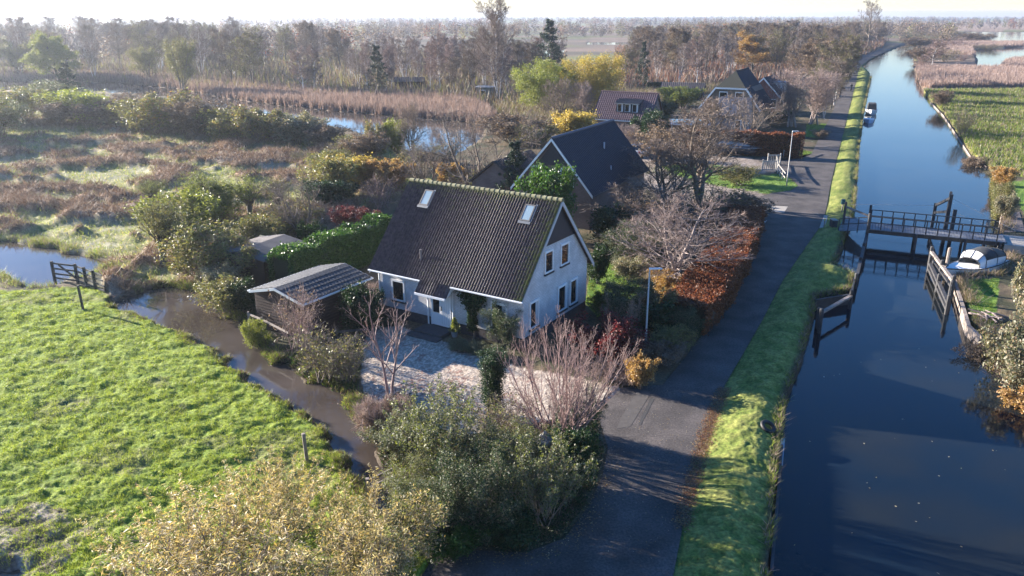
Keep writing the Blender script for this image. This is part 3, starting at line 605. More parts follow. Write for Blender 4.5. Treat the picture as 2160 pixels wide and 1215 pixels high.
def slope_mat(name, a, b_, sc=.3):
    m, n, b, out = principled(name); L = n.links; tc = nd(n, 'ShaderNodeTexCoord'); wv = nd(n, 'ShaderNodeTexWave', wave_type='BANDS', bands_direction='Z'); wv.inputs['Scale'].default_value = 1/sc*.75; wv.inputs['Distortion'].default_value = .3
    L.new(tc.outputs['Object'], wv.inputs[0]); r = ramp(n, [a, b_]); L.new(wv.outputs[0], r.inputs[0]); L.new(r.outputs[0], b.inputs['Base Color']); bp = nd(n, 'ShaderNodeBump'); bp.inputs['Strength'].default_value = .7; bp.inputs['Distance'].default_value = .05
    L.new(wv.outputs[0], bp.inputs['Height']); L.new(bp.outputs[0], b.inputs['Normal']); b.inputs['Roughness'].default_value = .85; b.inputs['Specular IOR Level'].default_value = .15; MATS[name] = m; return m
sb = slope_mat('blue_black_slope', (.012, .015, .025), (.03, .034, .05)); sg = slope_mat('green_brown_slope', (.045, .045, .036), (.08, .078, .062))
quad_roof('roof', [(.9, 0, 7.6), (9, 0, 7.6), (9, -4.6, 2.6), (-1.2, -4.6, 2.6), (-1.2, -2.2, 5.5)], sb, T4); quad_roof('roof', [(.9, 0, 7.6), (9, 0, 7.6), (9, 4.6, 2.6), (-1.2, 4.6, 2.6), (-1.2, 2.2, 5.5)], sb, T4)
quad_roof('half_hip', [(.85, 0, 7.72), (-1.25, -2.25, 5.55), (-1.25, 2.25, 5.55)], sg, T4)
mb = MB().bar((-1.3, -2.3, 5.55), (-1.3, 2.3, 5.55), .06, .22)
for s_ in (-1, 1): mb.bar((-1.3, 2.3*s_, 5.55), (-1.3, 4.6*s_, 2.7), .06, .22)
mb.build('bargeboard', white, T4)
for y in (-1.9, .5): window(T4, (-.9, y, 3.7), (0, 1, 0), (-1, 0, 0), 1.25, 1.4)
MB().tube([(.9, 0, 7.75), (9, 0, 7.75)], .12, 6).build('ridge', sb, T4)
# red brick house beyond
a5 = G(1611, 164, 6.3); T5 = House('red_brick_house', 'red brick house with blue-black roof and white-edged gable at the roadside trees', 'house', np.array(a5[:2])-np.array([-math.sin(R(61)), math.cos(R(61))])*3.7, R(61), 9.5, 7.4, 2.6, 6.3)
T5.walls(.25, brickmat('red_brick', (.2, .06, .045), (.26, .085, .06), (.2, .12, .1)), .3); T5.roof(dk, .3, .33, .025, seed=19, upe=5); T5.barge(-.04, white, .3, .06)
window(T5.t, (.25, 4.2, 3.6), (0, 1, 0), (-1, 0, 0), 1.0, 1.5); window(T5.t, (.25, 1.2, 1.3), (0, 1, 0), (-1, 0, 0), 1.6, 1.5)
MB().box((3.6, .9, 3.6), (6.2, 3.2, 5.3)).build('dormer', white, T5.t); MB().box((3.4, .7, 5.3), (6.4, 3.3, 5.43)).build('dormer_roof', plain('grey_flat_roof', (.3, .32, .35), .6), T5.t)
# slate-roofed garage with white walls, flat carport
a6 = G(1507, 243, 2.6); T6 = House('white_garage', 'white garage with blue-grey slate roof between the bare garden trees', 'garage', a6[:2], R(-28), 4.6, 6.0, 2.6, 4.9)
T6.walls(.15, plain('blue_grey_wall', (.15, .165, .19), .8), .2); quad_roof('roof', [(0, 3, 4.95), (4.6, 3, 4.95), (4.6, -.1, 2.55), (0, -.1, 2.55)], slope_mat('slate_slope', (.05, .055, .075), (.075, .08, .11)), T6.t); quad_roof('roof', [(0, 3, 4.95), (4.6, 3, 4.95), (4.6, 6.1, 2.55), (0, 6.1, 2.55)], MATS['slate_slope'], T6.t)
window(T6.t, (3.0, .2, .4), (1, 0, 0), (0, -1, 0), .9, 1.7, sill=False)
a7 = G(1415, 262, 2.3); T7 = thing('carport', 'low white-edged carport with dark glass panels on its roof behind the copper hedge', 'carport', (a7[0], a7[1], 0), R(-8))
MB().box((0, 0, 2.2), (5.5, 4.5, 2.4)).build('roof', white, T7); mb = MB()
for i in range(4):
    for j in range(2): mb.box((.2+i*1.3, .5+j*2, 2.402), (1.35+i*1.3, 2.3+j*2, 2.5))
mb.build('roof_panel', glass, T7)
for x in (.1, 5.3):
    for y in (.1, 4.3): MB().box((x, y, 0), (x+.12, y+.12, 2.2)).build('post', white, T7)
# green-grey garden cabin beyond the reeds, low hut roofs
a8 = G(1005, 207); T8 = thing('garden_cabin', 'small green cabin with pale flat roof at the edge of the bare birches', 'cabin', (a8[0], a8[1], 0), R(-10))
MB().box((0, 0, 0), (3.2, 3, 2.2)).build('wall', plain('cabin_green', (.09, .12, .11), .7), T8); MB().box((-.3, -.3, 2.2), (3.5, 3.3, 2.32)).build('roof', plain('cabin_roof', (.42, .42, .42), .6), T8); window(T8, (.6, 0, .8), (1, 0, 0), (0, -1, 0), 1.4, .9)
for i, (px, py, L_, W_, zz, nm) in enumerate(((1392, 186, 9, 6, 3.2, 'low hut with brown gabled roof at the edge of the wood'), (830, 172, 7, 5, 3.0, 'brown hut roof among the birches by the reeds'))):
    a9 = G(px, py, 2.2); t9 = House('hut', nm, 'hut', a9[:2], R(-15+i*20), L_, W_, 2.1, zz); t9.walls(.2, brw, .2); t9.roof(tilemat('hut_tiles%d' % i if 0 else ('hut_roof_tiles' if i == 0 else 'shack_roof_tiles'), (.07, .055, .045), (.13, .1, .085)), .4, .4, .04, upe=5)

# ------------------------------------------------------------------ plants: growth
def lines(rng, P, D, L, R0, k, wob, up, taper):
    """grow one polyline from every start point; up bends it towards (+) or away from (-) the sky"""
    n = len(P); pts = np.empty((n, k, 3)); pts[:, 0] = P; d = D.copy()
    for i in range(1, k):
        d = nrm(d+rng.normal(size=(n, 3))*wob+np.array([0, 0, 1.])*np.reshape(up, (-1, 1))/(k-1))
        pts[:, i] = pts[:, i-1]+d*(L/(k-1))[:, None]
    s = np.linspace(0, 1, k)[None]; return pts, R0[:, None]*(1-(1-taper)*s)
def kids(rng, pts, rad, L, m, t0, t1, ang, ratio, rr, shape=None, jit=.3):
    n, k, _ = pts.shape
    t = t0+(t1-t0)*((np.arange(m)[None]+rng.random((n, m)))/m); f = t*(k-1); i = np.minimum(f.astype(int), k-2); fr = (f-i)[..., None]
    a = np.take_along_axis(pts, i[..., None], 1); b = np.take_along_axis(pts, (i+1)[..., None], 1); P = a+(b-a)*fr
    T = nrm(b-a); ph = (np.arange(m)*2.4+rng.random((n, 1))*6.28)[..., None]+rng.normal(size=(n, m, 1))*.4
    ref = np.where(np.abs(T[..., 2:]) > .9, np.array([1., 0, 0]), np.array([0, 0, 1.])); A = nrm(np.cross(T, ref)); B = np.cross(T, A)
    an = ang*(1+jit*rng.normal(size=(n, m, 1))*.6); D = nrm(T*np.cos(an)+(A*np.cos(ph)+B*np.sin(ph))*np.sin(an))
    sh = shape(t) if shape else (1.1-.65*t)
    LL = L[:, None]*ratio*sh*(.75+.5*rng.random((n, m)))
    rA = np.take_along_axis(rad, i, 1); rB = np.take_along_axis(rad, i+1, 1); r0 = (rA+(rB-rA)*(f-i))*rr
    return P.reshape(-1, 3), D.reshape(-1, 3), LL.ravel(), r0.ravel()
def tree_parts(seed, H, r0, stems=1, lean=.1, base_spread=.05, k0=7, wob0=.05, up0=.15, levels=(), shape=None, rmin=.008, sliver=None, leaf=None, taper0=.15, crown_lo=.3):
    """-> (wood verts, faces), list of leaf clusters [(V, F)]"""
    rng = np.random.default_rng(seed); n = stems
    P = np.zeros((n, 3)); P[:, :2] = rng.normal(size=(n, 2))*base_spread; D = np.zeros((n, 3)); D[:, 2] = 1
    az = np.arange(n)*2*PI/max(n, 1)+rng.random(n); 
    if n > 1: D[:, 0] = np.cos(az)*lean*(.4+rng.random(n)); D[:, 1] = np.sin(az)*lean*(.4+rng.random(n))
    else: D[:, :2] = rng.normal(size=(1, 2))*lean*.3
    L = H*np.ones(n)*(1 if n == 1 else 1)*(.85+.15*rng.random(n)); Rr = np.full(n, r0)*(1 if n == 1 else 1)
    W = []; n0 = 0; tips = []
    pts, rad = lines(rng, P, nrm(D), L, Rr, k0, wob0, up0, taper0)
    V, F = tubes(pts, rad, 7 if r0 > .05 else 5); W.append((V, F[0])); cur = (pts, rad, L)
    for li, lv in enumerate(levels):
        m, t0, t1, ang, ratio, rr, k, wob, up, sides = lv
        p, d, LL, rr0 = kids(rng, *cur, m, t0, t1, ang, ratio, rr, shape if li == 0 else None)
        rr0 = np.maximum(rr0, rmin); pts, rad = lines(rng, p, d, LL, rr0, k, wob, np.full(len(p), up), .35)
        V, F = tubes(pts, rad, sides); W.append((V, F[0])); cur = (pts, rad, LL)
    pts = cur[0]; tipP = pts[:, 1:].reshape(-1, 3); tipD = nrm(pts[:, 1:]-pts[:, :-1]).reshape(-1, 3)
    Vs = []; Fs = []; o = 0
    for V, F in W: Vs.append(V); Fs.append(F+o); o += len(V)
    wood = (np.vstack(Vs), np.vstack(Fs)); out = []
    if sliver:
        cnt, ln, wd, mt = sliver; k = rng.integers(0, len(tipP), cnt); P = tipP[k]+rng.normal(size=(cnt, 3))*.02
        V, F = leaves(rng, P, ln, wd/ln, tri=True, D=tipD[k]+np.array([0, 0, .25])); out.append((V, F, mt))
    if leaf:
        for (cnt, sz, asp, mt, spread) in (leaf if isinstance(leaf, list) else [leaf]):
            k = rng.integers(0, len(tipP), cnt); P = tipP[k]+rng.normal(size=(cnt, 3))*spread; P[:, 2] = np.maximum(P[:, 2], .03)
            V, F = leaves(rng, P, sz, asp); out.append((V, F, mt))
    return wood, out
PROTO = {}; PW = {}
def proto(name, bk, wname='trunk', cname='crown', **kw):
    wood, lf = tree_parts(**kw); W = mesh(name+'_wood', wood[0], [wood[1]], True, [bk]); Cm = None
    if lf:
        Vs, F3, F4, mats, mi3, mi4, o = [], [], [], [], [], [], 0
        for V, F, mt in lf:
            if LF[mt] not in mats: mats.append(LF[mt])
            i = mats.index(LF[mt]); Vs.append(V)
            (F3 if F.shape[1] == 3 else F4).append(F+o); (mi3 if F.shape[1] == 3 else mi4).append(np.full(len(F), i)); o += len(V)
        fs = [np.vstack(x) for x in (F3, F4) if x]; mi = np.concatenate(mi3+mi4); Cm = mesh(name+'_leaf', np.vstack(Vs), fs, False, mats, mi)
    PROTO[name] = (W, Cm, wname, cname, kw['H'])
    Vx = np.vstack([v[0] for v in lf]) if lf else wood[0]; PW[name] = (2*float(np.percentile(np.hypot(Vx[:, 0], Vx[:, 1]), 93)), float(np.percentile(Vx[:, 2], 99.5)))
rnd = random.Random(7)
def plant(pname, name, label, cat, loc, h=None, wx=1., rz=None, group=None, parts=True, tilt=0):
    W, Cm, wn_, cn_, H = PROTO[pname]; s = (h/PW[pname][1]) if h else 1
    t = thing(name, label, cat, loc, rnd.random()*6.28 if rz is None else rz, group); t.scale = (s*wx, s*wx, s)
    if tilt: t.rotation_euler[0] = tilt
    ob(wn_, W, t)
    if Cm: ob(cn_, Cm, t)
    return t
def gz(x, y): return float(ground(np.array([x]), np.array([y]))[0])
def at(px, py): p = G(px, py); return (p[0], p[1], gz(p[0], p[1])-.03)
def put(pname, name, label, cat, px, py, ty, wp=0, wx=1., **k):
    p, h = HT(px, py, ty)
    if wp: wx = wp/FPX*math.hypot(p[1], CAMH)/(PW[pname][0]*h/PW[pname][1])
    return plant(pname, name, label, cat, (p[0], p[1], gz(p[0], p[1])-.03), h, wx, **k)

# level: (children, t0, t1, angle, length ratio, radius ratio, points, wobble, up, sides)
# woodland trees
proto('alder', bark, seed=1, H=13, r0=.17, levels=[(22, .25, .98, 1.0, .34, .5, 5, .14, .25, 4), (9, .15, 1, .8, .42, .5, 4, .18, .1, 3), (5, .1, 1, .7, .5, .6, 3, .2, 0, 3)], rmin=.014, sliver=(9000, .5, .035, 'twigdark'), leaf=(1400, .16, .7, 'brown', .1))
proto('alder_b', bark, seed=2, H=12, r0=.16, stems=2, lean=.25, levels=[(18, .25, .98, .9, .36, .5, 5, .14, .3, 4), (9, .15, 1, .8, .42, .5, 4, .18, .1, 3), (4, .1, 1, .7, .5, .6, 3, .2, 0, 3)], rmin=.014, sliver=(8000, .5, .035, 'twigdark'), leaf=(4500, .15, .7, 'olive', .15))
proto('oak', bark, seed=3, H=13, r0=.25, wob0=.1, levels=[(16, .25, .98, 1.1, .48, .5, 5, .18, .25, 4), (9, .2, 1, .8, .45, .5, 4, .2, .1, 3), (5, .1, 1, .7, .5, .6, 3, .2, 0, 3)], rmin=.014, sliver=(9000, .45, .035, 'twigdark'), leaf=(7000, .2, .7, 'brown', .2))
proto('gold_tree', bark, seed=4, H=13, r0=.2, levels=[(18, .2, .98, 1.0, .42, .5, 5, .16, .25, 4), (9, .2, 1, .8, .45, .5, 4, .2, .1, 3)], rmin=.02, leaf=(15000, .24, .7, 'orange', .3))
proto('birch', bark_birch, seed=5, H=11, r0=.1, levels=[(26, .22, .98, .65, .26, .45, 4, .1, .1, 3), (8, .15, 1, .6, .5, .5, 4, .15, -.2, 3)], rmin=.012, sliver=(9000, .45, .03, 'twigpink'))
proto('birch_b', bark_birch, seed=6, H=11, r0=.09, stems=3, lean=.12, levels=[(18, .3, .98, .6, .24, .45, 4, .1, .1, 3), (7, .15, 1, .6, .5, .5, 4, .15, -.2, 3)], rmin=.012, sliver=(9000, .45, .03, 'twig'))
proto('willow_tree', bark, seed=8, H=9, r0=.2, stems=3, lean=.4, levels=[(14, .2, .98, .8, .45, .5, 5, .16, .3, 4), (9, .2, 1, .7, .5, .5, 4, .2, .2, 3)], rmin=.015, sliver=(4000, .5, .03, 'twigdark'), leaf=(22000, .2, .35, 'olive', .25))
proto('conifer', bark, seed=9, H=14, r0=.2, wob0=.01, levels=[(60, .08, .99, 1.45, .3, .35, 4, .08, .1, 3), (9, .15, 1, .8, .35, .5, 3, .1, -.1, 3)], shape=lambda t: 1.25-1.1*t, rmin=.015, leaf=(24000, .3, .3, 'conifer', .12))
proto('poplar', bark_brown, seed=10, H=20, r0=.4, stems=1, k0=9, levels=[(34, .22, .98, .55, .42, .5, 6, .1, .35, 5), (10, .25, 1, .6, .42, .5, 5, .12, .3, 3), (6, .2, 1, .5, .45, .6, 3, .15, .1, 3)], rmin=.018, sliver=(9000, .7, .035, 'twig'))
proto('round_bare', bark_brown, seed=11, H=20, r0=.5, wob0=.04, levels=[(22, .22, .95, .95, .5, .5, 6, .12, .5, 5), (10, .25, 1, .7, .42, .5, 5, .12, .2, 3), (7, .2, 1, .6, .45, .6, 3, .15, 0, 3)], rmin=.02, sliver=(9000, .7, .04, 'twig'))
proto('weeping', bark, seed=12, H=9, r0=.3, levels=[(20, .3, .98, 1.0, .5, .5, 6, .1, .1, 4), (16, .25, 1, .9, .45, .4, 7, .06, -1.6, 3)], rmin=.012, leaf=(42000, .22, .28, 'yellow', .12))
proto('weeping_green', bark, seed=13, H=9, r0=.3, levels=[(20, .25, .98, 1.0, .5, .5, 6, .12, .3, 4), (16, .25, 1, .9, .45, .4, 6, .1, -.7, 3)], rmin=.012, leaf=(42000, .22, .32, 'lime', .16))
# garden trees
proto('spread_bare', bark_brown, seed=20, H=7.5, r0=.16, stems=3, lean=.55, k0=8, wob0=.13, levels=[(13, .18, .98, .85, .5, .55, 6, .2, .15, 4), (9, .15, 1, .8, .45, .5, 5, .2, .1, 3), (5, .15, 1, .7, .45, .6, 4, .2, .1, 3)], rmin=.009, sliver=(3500, .25, .02, 'twig'))
proto('white_bare', bark_pale, seed=21, H=8, r0=.17, stems=2, lean=.2, k0=7, wob0=.1, levels=[(20, .22, .98, 1.15, .55, .5, 6, .16, .3, 4), (10, .15, 1, .7, .45, .5, 5, .16, .15, 3), (5, .15, 1, .6, .5, .6, 4, .18, .1, 3)], rmin=.009, sliver=(6000, .35, .022, 'twigpink'))
proto('vase_bare', bark_pale, seed=22, H=9, r0=.1, stems=5, lean=.28, base_spread=.3, k0=7, levels=[(18, .15, .98, .5, .42, .5, 5, .1, .25, 4), (8, .15, 1, .5, .5, .55, 4, .12, .15, 3), (4, .15, 1, .5, .5, .6, 3, .12, .1, 3)], rmin=.011, sliver=(7000, .4, .028, 'twigpink'))
proto('brown_bare', bark_brown, seed=23, H=8.5, r0=.15, stems=3, lean=.22, k0=8, wob0=.08, levels=[(17, .2, .98, .7, .42, .55, 5, .14, .3, 4), (9, .15, 1, .7, .45, .5, 4, .16, .15, 3), (4, .15, 1, .6, .5, .6, 3, .18, .1, 3)], rmin=.009, sliver=(6000, .3, .022, 'twig'), leaf=(2500, .08, .7, 'brown', .08))
proto('magnolia', bark_pink, seed=24, H=5.6, r0=.085, stems=2, lean=.12, base_spread=.06, k0=9, wob0=.05, up0=.25, levels=[(11, .34, .97, .62, .46, .62, 6, .07, .35, 5), (5, .25, .95, .6, .42, .6, 5, .08, .3, 4), (4, .3, .95, .6, .5, .6, 4, .1, .3, 3)], rmin=.006, taper0=.2)
proto('multistem', bark_pink, seed=25, H=5.6, r0=.05, stems=17, lean=1.25, base_spread=.35, k0=8, wob0=.06, up0=.95, levels=[(10, .25, .97, .5, .42, .65, 6, .07, .5, 4), (7, .2, .95, .55, .42, .62, 5, .1, .35, 3), (4, .25, .95, .55, .5, .6, 4, .1, .25, 3)], rmin=.006, taper0=.3)
proto('pollard', bark, seed=26, H=4.8, r0=.16, k0=5, taper0=.9, levels=[(2, .22, .3, .3, .001, 1, 3, .1, 0, 5)])
def pollard(seed, name, leafm='olive', nl=5000, H=4.6, hh=1.5):
    rng = np.random.default_rng(seed); tp = np.array([[[0, 0, 0], [.03, .02, hh*.5], [.0, .05, hh], [0, .05, hh+.25]]]); V0, F0 = tubes(tp, np.array([[.17, .15, .2, .1]]), 8)
    n = 46; P = np.array([[0, .05, hh+.05]])+rng.normal(size=(n, 3))*.1; az = rng.random(n)*6.28; sp = rng.random(n)*.75
    D = nrm(np.stack([np.cos(az)*sp, np.sin(az)*sp, np.ones(n)], -1)); pts, rad = lines(rng, P, D, (H-hh)*(.75+.35*rng.random(n)), np.full(n, .026), 6, .05, .1, .25)
    V1, F1 = tubes(pts, rad, 3); p, d, L, r = kids(rng, pts, rad, np.full(n, (H-hh)), 5, .25, .95, .4, .3, .6); q, r2 = lines(rng, p, d, L, np.maximum(r, .007), 4, .08, .1, .4); V2, F2 = tubes(q, r2, 3)
    V = np.vstack([V0, V1, V2]); F = np.vstack([F0[0], F1[0]+len(V0), F2[0]+len(V0)+len(V1)]); W = mesh(name+'_w', V, [F], True, [bark])
    tipP = np.vstack([q[:, 1:].reshape(-1, 3), pts[:, 2:].reshape(-1, 3)]); k = rng.integers(0, len(tipP), nl); Vl, Fl = leaves(rng, tipP[k]+rng.normal(size=(nl, 3))*.07, .11, .3)
    PROTO[name] = (W, mesh(name+'_l', Vl, [Fl], False, [LF[leafm]]), 'trunk', 'crown', H); PW[name] = (2*float(np.percentile(np.hypot(Vl[:, 0], Vl[:, 1]), 93)), float(np.percentile(Vl[:, 2], 99.5)))
pollard(30, 'pollard_a'); pollard(31, 'pollard_b', 'lime', 4500)
# shrubs: leafy mounds on a fan of stems
def shrub(name, leafm, nl, sz, asp, H=2.5, stems=12, lean=.55, seed=0, spread=.1, bk=bark_brown, sl=0, slm='twigdark', extra=None, lv2=7):
    lf = [(nl, sz, asp, leafm, spread)]+([extra] if extra else []) if nl else ([extra] if extra else None)
    return proto(name, bk, 'stems', 'foliage', seed=seed, H=H, r0=.03, stems=stems, lean=lean, base_spread=.18, k0=6, wob0=.09, up0=.12, levels=[(10, .12, .98, .75, .38, .6, 4, .15, .15, 3), (lv2, .15, 1, .7, .5, .6, 3, .18, .1, 3)], rmin=.006, leaf=lf, sliver=(sl, .3, .015, slm) if sl else None)
shrub('s_olive', 'olive', 7000, .13, .4, seed=40); shrub('s_grey', 'grey', 16000, .1, .45, seed=41); shrub('s_dark', 'dark', 15000, .13, .6, seed=42, lean=.6, spread=.14)
shrub('s_green', 'green', 12000, .12, .55, seed=43); shrub('s_lime', 'lime', 7500, .13, .45, seed=44); shrub('s_yellow', 'yellow', 11000, .15, .6, seed=45, spread=.14); shrub('s_brown', 'brown', 5500, .12, .6, seed=46, sl=4000)
shrub('s_red', 'red', 12000, .1, .6, seed=47); shrub('s_orange', 'orange', 9000, .13, .7, seed=48); shrub('s_twiggy', 'olive', 1200, .1, .5, seed=49, sl=900, slm='twig', lv2=5); shrub('s_pink', 'brown', 600, .08, .6, seed=50, sl=400, slm='twigpink', lean=.45, bk=bark_pink, lv2=5)
shrub('s_silver', 'silver', 13000, .13, .5, seed=51, spread=.12); shrub('s_olive_b', 'olive', 6000, .14, .4, seed=52, sl=3000, extra=(700, .12, .6, 'orange', .1), stems=9, lean=.7); shrub('s_copper', 'copper', 14000, .1, .65, seed=53, spread=.12)
shrub('s_big', 'grey', 28000, .085, .45, seed=54, H=4, stems=18, extra=(7000, .08, .5, 'lime', .12), lv2=9, spread=.12); shrub('s_bigdark', 'dark', 20000, .085, .5, seed=55, H=4, stems=18, extra=(14000, .08, .45, 'grey', .12), lv2=9, spread=.12)
shrub('s_straw', 'straw', 9500, .13, .17, seed=56, H=3, stems=16, lean=.6, lv2=9, spread=.1); shrub('s_straw_b', 'straw', 8000, .135, .17, seed=57, H=3, stems=12, lean=.75, lv2=9, spread=.12, extra=(4000, .09, .3, 'lime', .1))
shrub('dome_gold', 'yellow', 34000, .24, .3, H=9, stems=14, lean=.62, seed=60, spread=.3, extra=(9000, .22, .3, 'lime', .3)); shrub('dome_green', 'lime', 38000, .24, .35, H=9, stems=14, lean=.55, seed=61, spread=.3)
proto('yew', bark, 'stems', 'foliage', seed=62, H=2.6, r0=.05, stems=9, lean=.13, base_spread=.12, k0=6, wob0=.03, up0=.1, levels=[(14, .05, .98, .55, .14, .5, 4, .1, .2, 3), (6, .1, 1, .6, .5, .6, 3, .1, .1, 3)], shape=lambda t: 1.25-.7*t, rmin=.006, leaf=(24000, .055, .4, 'dark', .07))
proto('straw_shoots', bark_brown, 'stems', 'foliage', seed=63, H=3.2, r0=.016, stems=46, lean=.7, base_spread=.35, k0=7, wob0=.07, up0=.25, levels=[(7, .3, .98, .4, .2, .6, 4, .12, .2, 3)], shape=lambda t: 1.3-.8*t, rmin=.005, leaf=(6500, .14, .17, 'straw', .04))
proto('grey_shoots', bark_brown, 'stems', 'foliage', seed=64, H=3.6, r0=.02, stems=34, lean=.6, base_spread=.35, k0=7, wob0=.08, up0=.2, levels=[(8, .25, .98, .5, .22, .6, 4, .15, .2, 3)], shape=lambda t: 1.3-.8*t, rmin=.006, leaf=[(9000, .09, .45, 'grey', .06), (3000, .09, .4, 'lime', .06)])
shrub('s_heath', 'brown', 9000, .05, .35, seed=58, H=1.2, stems=16, lean=.9, spread=.05, sl=5000, slm='twigpink'); shrub('s_pine', 'dark', 22000, .12, .12, seed=59, spread=.07, H=3, stems=9, lean=.7)

# ------------------------------------------------------------------ plants: where they stand
# near garden and ditch
put('magnolia', 'magnolia_tree', 'bare pink-twigged two-stemmed tree at the edge of the gravel drive', 'tree', 826, 868, 606, rz=1.9)
put('multistem', 'ornamental_tree', 'large bare fan-shaped tree of many pinkish stems before the white house gable', 'tree', 1182, 962, 668, 270, rz=.4)
for a in (
 ('grey_shoots', 935, 1010, 825, 200, 'tall olive-green thicket shrub nearest the gravel drive, left of the slim dark evergreen'),
 ('s_big', 885, 1080, 945, 140, 'grey-leaved evergreen shrub hanging over the ditch above the small water gate'),
 ('s_bigdark', 1010, 1125, 955, 190, 'dark dense shrub in the middle of the corner thicket'),
 ('grey_shoots', 1140, 1100, 925, 180, 'bluish dark shrub at the road side of the corner thicket'),
 ('s_big', 1075, 1020, 900, 160, 'brownish green shrub around the little stone lantern in the thicket'),
 ('s_dark', 1205, 1030, 905, 100, 'dark shrub under the fan-shaped tree at the bend of the road'),
 ('s_green', 950, 1160, 1100, 120, 'low fresh green fern patch at the foot of the thicket by the path'),
 ('s_dark', 1080, 1145, 1085, 130, 'low dark green ferny bush at the road bend, foot of the thicket'),
 ('s_bigdark', 905, 1140, 1030, 150, 'dark bush between the thicket and the yellow willow leaves'),
 ('s_pine', 1232, 925, 826, 120, 'dark pine shrub behind the fan-shaped tree beside the driveway mouth'),
 ('s_twiggy', 1065, 930, 835, 130, 'tangled twiggy shrub beside the slim dark evergreen'),
 ('s_heath', 812, 908, 840, 115, 'pinkish brown heather mound between ditch and gravel drive'),
 ('s_grey', 850, 955, 880, 120, 'small grey-green bush at the foot of the two-stemmed bare tree'),
 ('s_dark', 840, 878, 838, 80, 'tiny dark evergreen clump at the trunk of the two-stemmed bare tree')):
    put(a[0], 'shrub', a[5], 'shrub', a[1], a[2], a[3], a[4])
for a in (
 ('straw_shoots', 400, 1230, 1075, 280, 'straw-leaved willow shrub lowest in the picture, left end of its row'), ('straw_shoots', 560, 1190, 1020, 250, 'broad straw-leaved willow shrub below the lone field post'),
 ('straw_shoots', 600, 1110, 975, 180, 'pale golden willow shrub with its top nearest the lone field post'), ('straw_shoots', 742, 1190, 1030, 190, 'straw-leaved willow shrub left of the small water gate'),
 ('s_straw_b', 830, 1215, 1065, 200, 'green-tinged straw willow shrub between water gate and path'), 
 ('s_straw', 480, 1330, 1120, 360, 'willow shrub cut by the bottom edge of the picture, below the broad one'), ('s_straw', 745, 1330, 1130, 220, 'willow shrub at the bottom edge of the picture beside the path end')):
    put(a[0], 'willow_shrub', a[5], 'shrub', a[1], a[2], a[3], a[4], group='straw-coloured willow shrubs in the corner of the field')
put('s_pink', 'shrub', 'bare pinkish twiggy shrub before the left end of the timber shed', 'shrub', 640, 742, 600, 120)
put('s_twiggy', 'shrub', 'wide half-bare shrub leaning over the ditch below the timber shed', 'shrub', 690, 800, 690, 140)
put('s_twiggy', 'shrub', 'half-bare shrub between the timber shed and the gravel drive', 'shrub', 735, 808, 715, 110)
put('s_lime', 'shrub', 'small pale green shrub at the ditch corner of the timber shed', 'shrub', 538, 722, 660, 46)
put('s_dark', 'evergreen_bush', 'round dark evergreen with yellowish top between shed and white house', 'shrub', 762, 702, 606, 95)
put('s_heath', 'shrub', 'golden twiggy bush beside the left corner of the white house', 'shrub', 785, 655, 605, 60)
t = put('yew', 'columnar_yew', 'slim dark evergreen column at the edge of the gravel drive', 'shrub', 1045, 872, 738, 62)
# front wall plants
put('s_bigdark', 'camellia_bush', 'glossy dark camellia bush at the front corner of the white house', 'shrub', 1062, 732, 640, 88)
ivy = MB(); rng = np.random.default_rng(70); n = 5200; u0 = on_front(1003, 690)[0]
tt = rng.random(n); zz = .5+2.1*tt**.8; wd = .18+.62*np.clip((tt-.45)/.5, 0, 1); P = np.stack([u0+rng.normal(size=n)*wd*.6, .45-.12-rng.random(n)*.35, zz], -1); Vl, Fl = leaves(rng, P, .12, .6)
t = thing('wall_climber', 'evergreen climber on the front wall between the door and the right window', 'climber', (H1.t.location.x, H1.t.location.y, 0), q['yaw'])
ob('foliage', mesh('climber', Vl, [Fl], False, [LF['dark']]), t); MB().tube([(u0, .3, -.05), (u0+.05, .32, .8), (u0-.05, .3, 1.9)], [.06, .05, .03], 6).build('stem', bark_brown, t)
for a in ((965, 737, 716, 50, 'low leafy plant beside the flower pot at the house wall'), (1005, 745, 722, 50, 'low leafy plant under the wall climber'), (1045, 752, 728, 46, 'low leafy plant below the camellia bush'), (985, 742, 722, 36, 'smallest leafy plant in the bed by the house wall')):
    put('s_grey', 'bed_plant', a[4], 'plant', *a[:4], group='low plants in the bed along the house wall')
p = at(959, 712); t = thing('flower_pot', 'grey flower pot with yellow-green conifer beside the front door', 'pot', p)
MB().tube([(0, 0, 0), (0, 0, .3), (0, 0, .34)], [.13, .2, .21], 12).build('pot', mat('zinc', [(.2, .2, .2), (.3, .3, .3)], .6), t)
rng = np.random.default_rng(71); n = 1500; zz = rng.random(n); P = np.stack([rng.normal(size=n)*.14*(1.15-zz), rng.normal(size=n)*.14*(1.15-zz), .36+zz*.75], -1); Vl, Fl = leaves(rng, P, .09, .4); ob('foliage', mesh('pot_conifer', Vl, [Fl], False, [LF['lime']]), t)
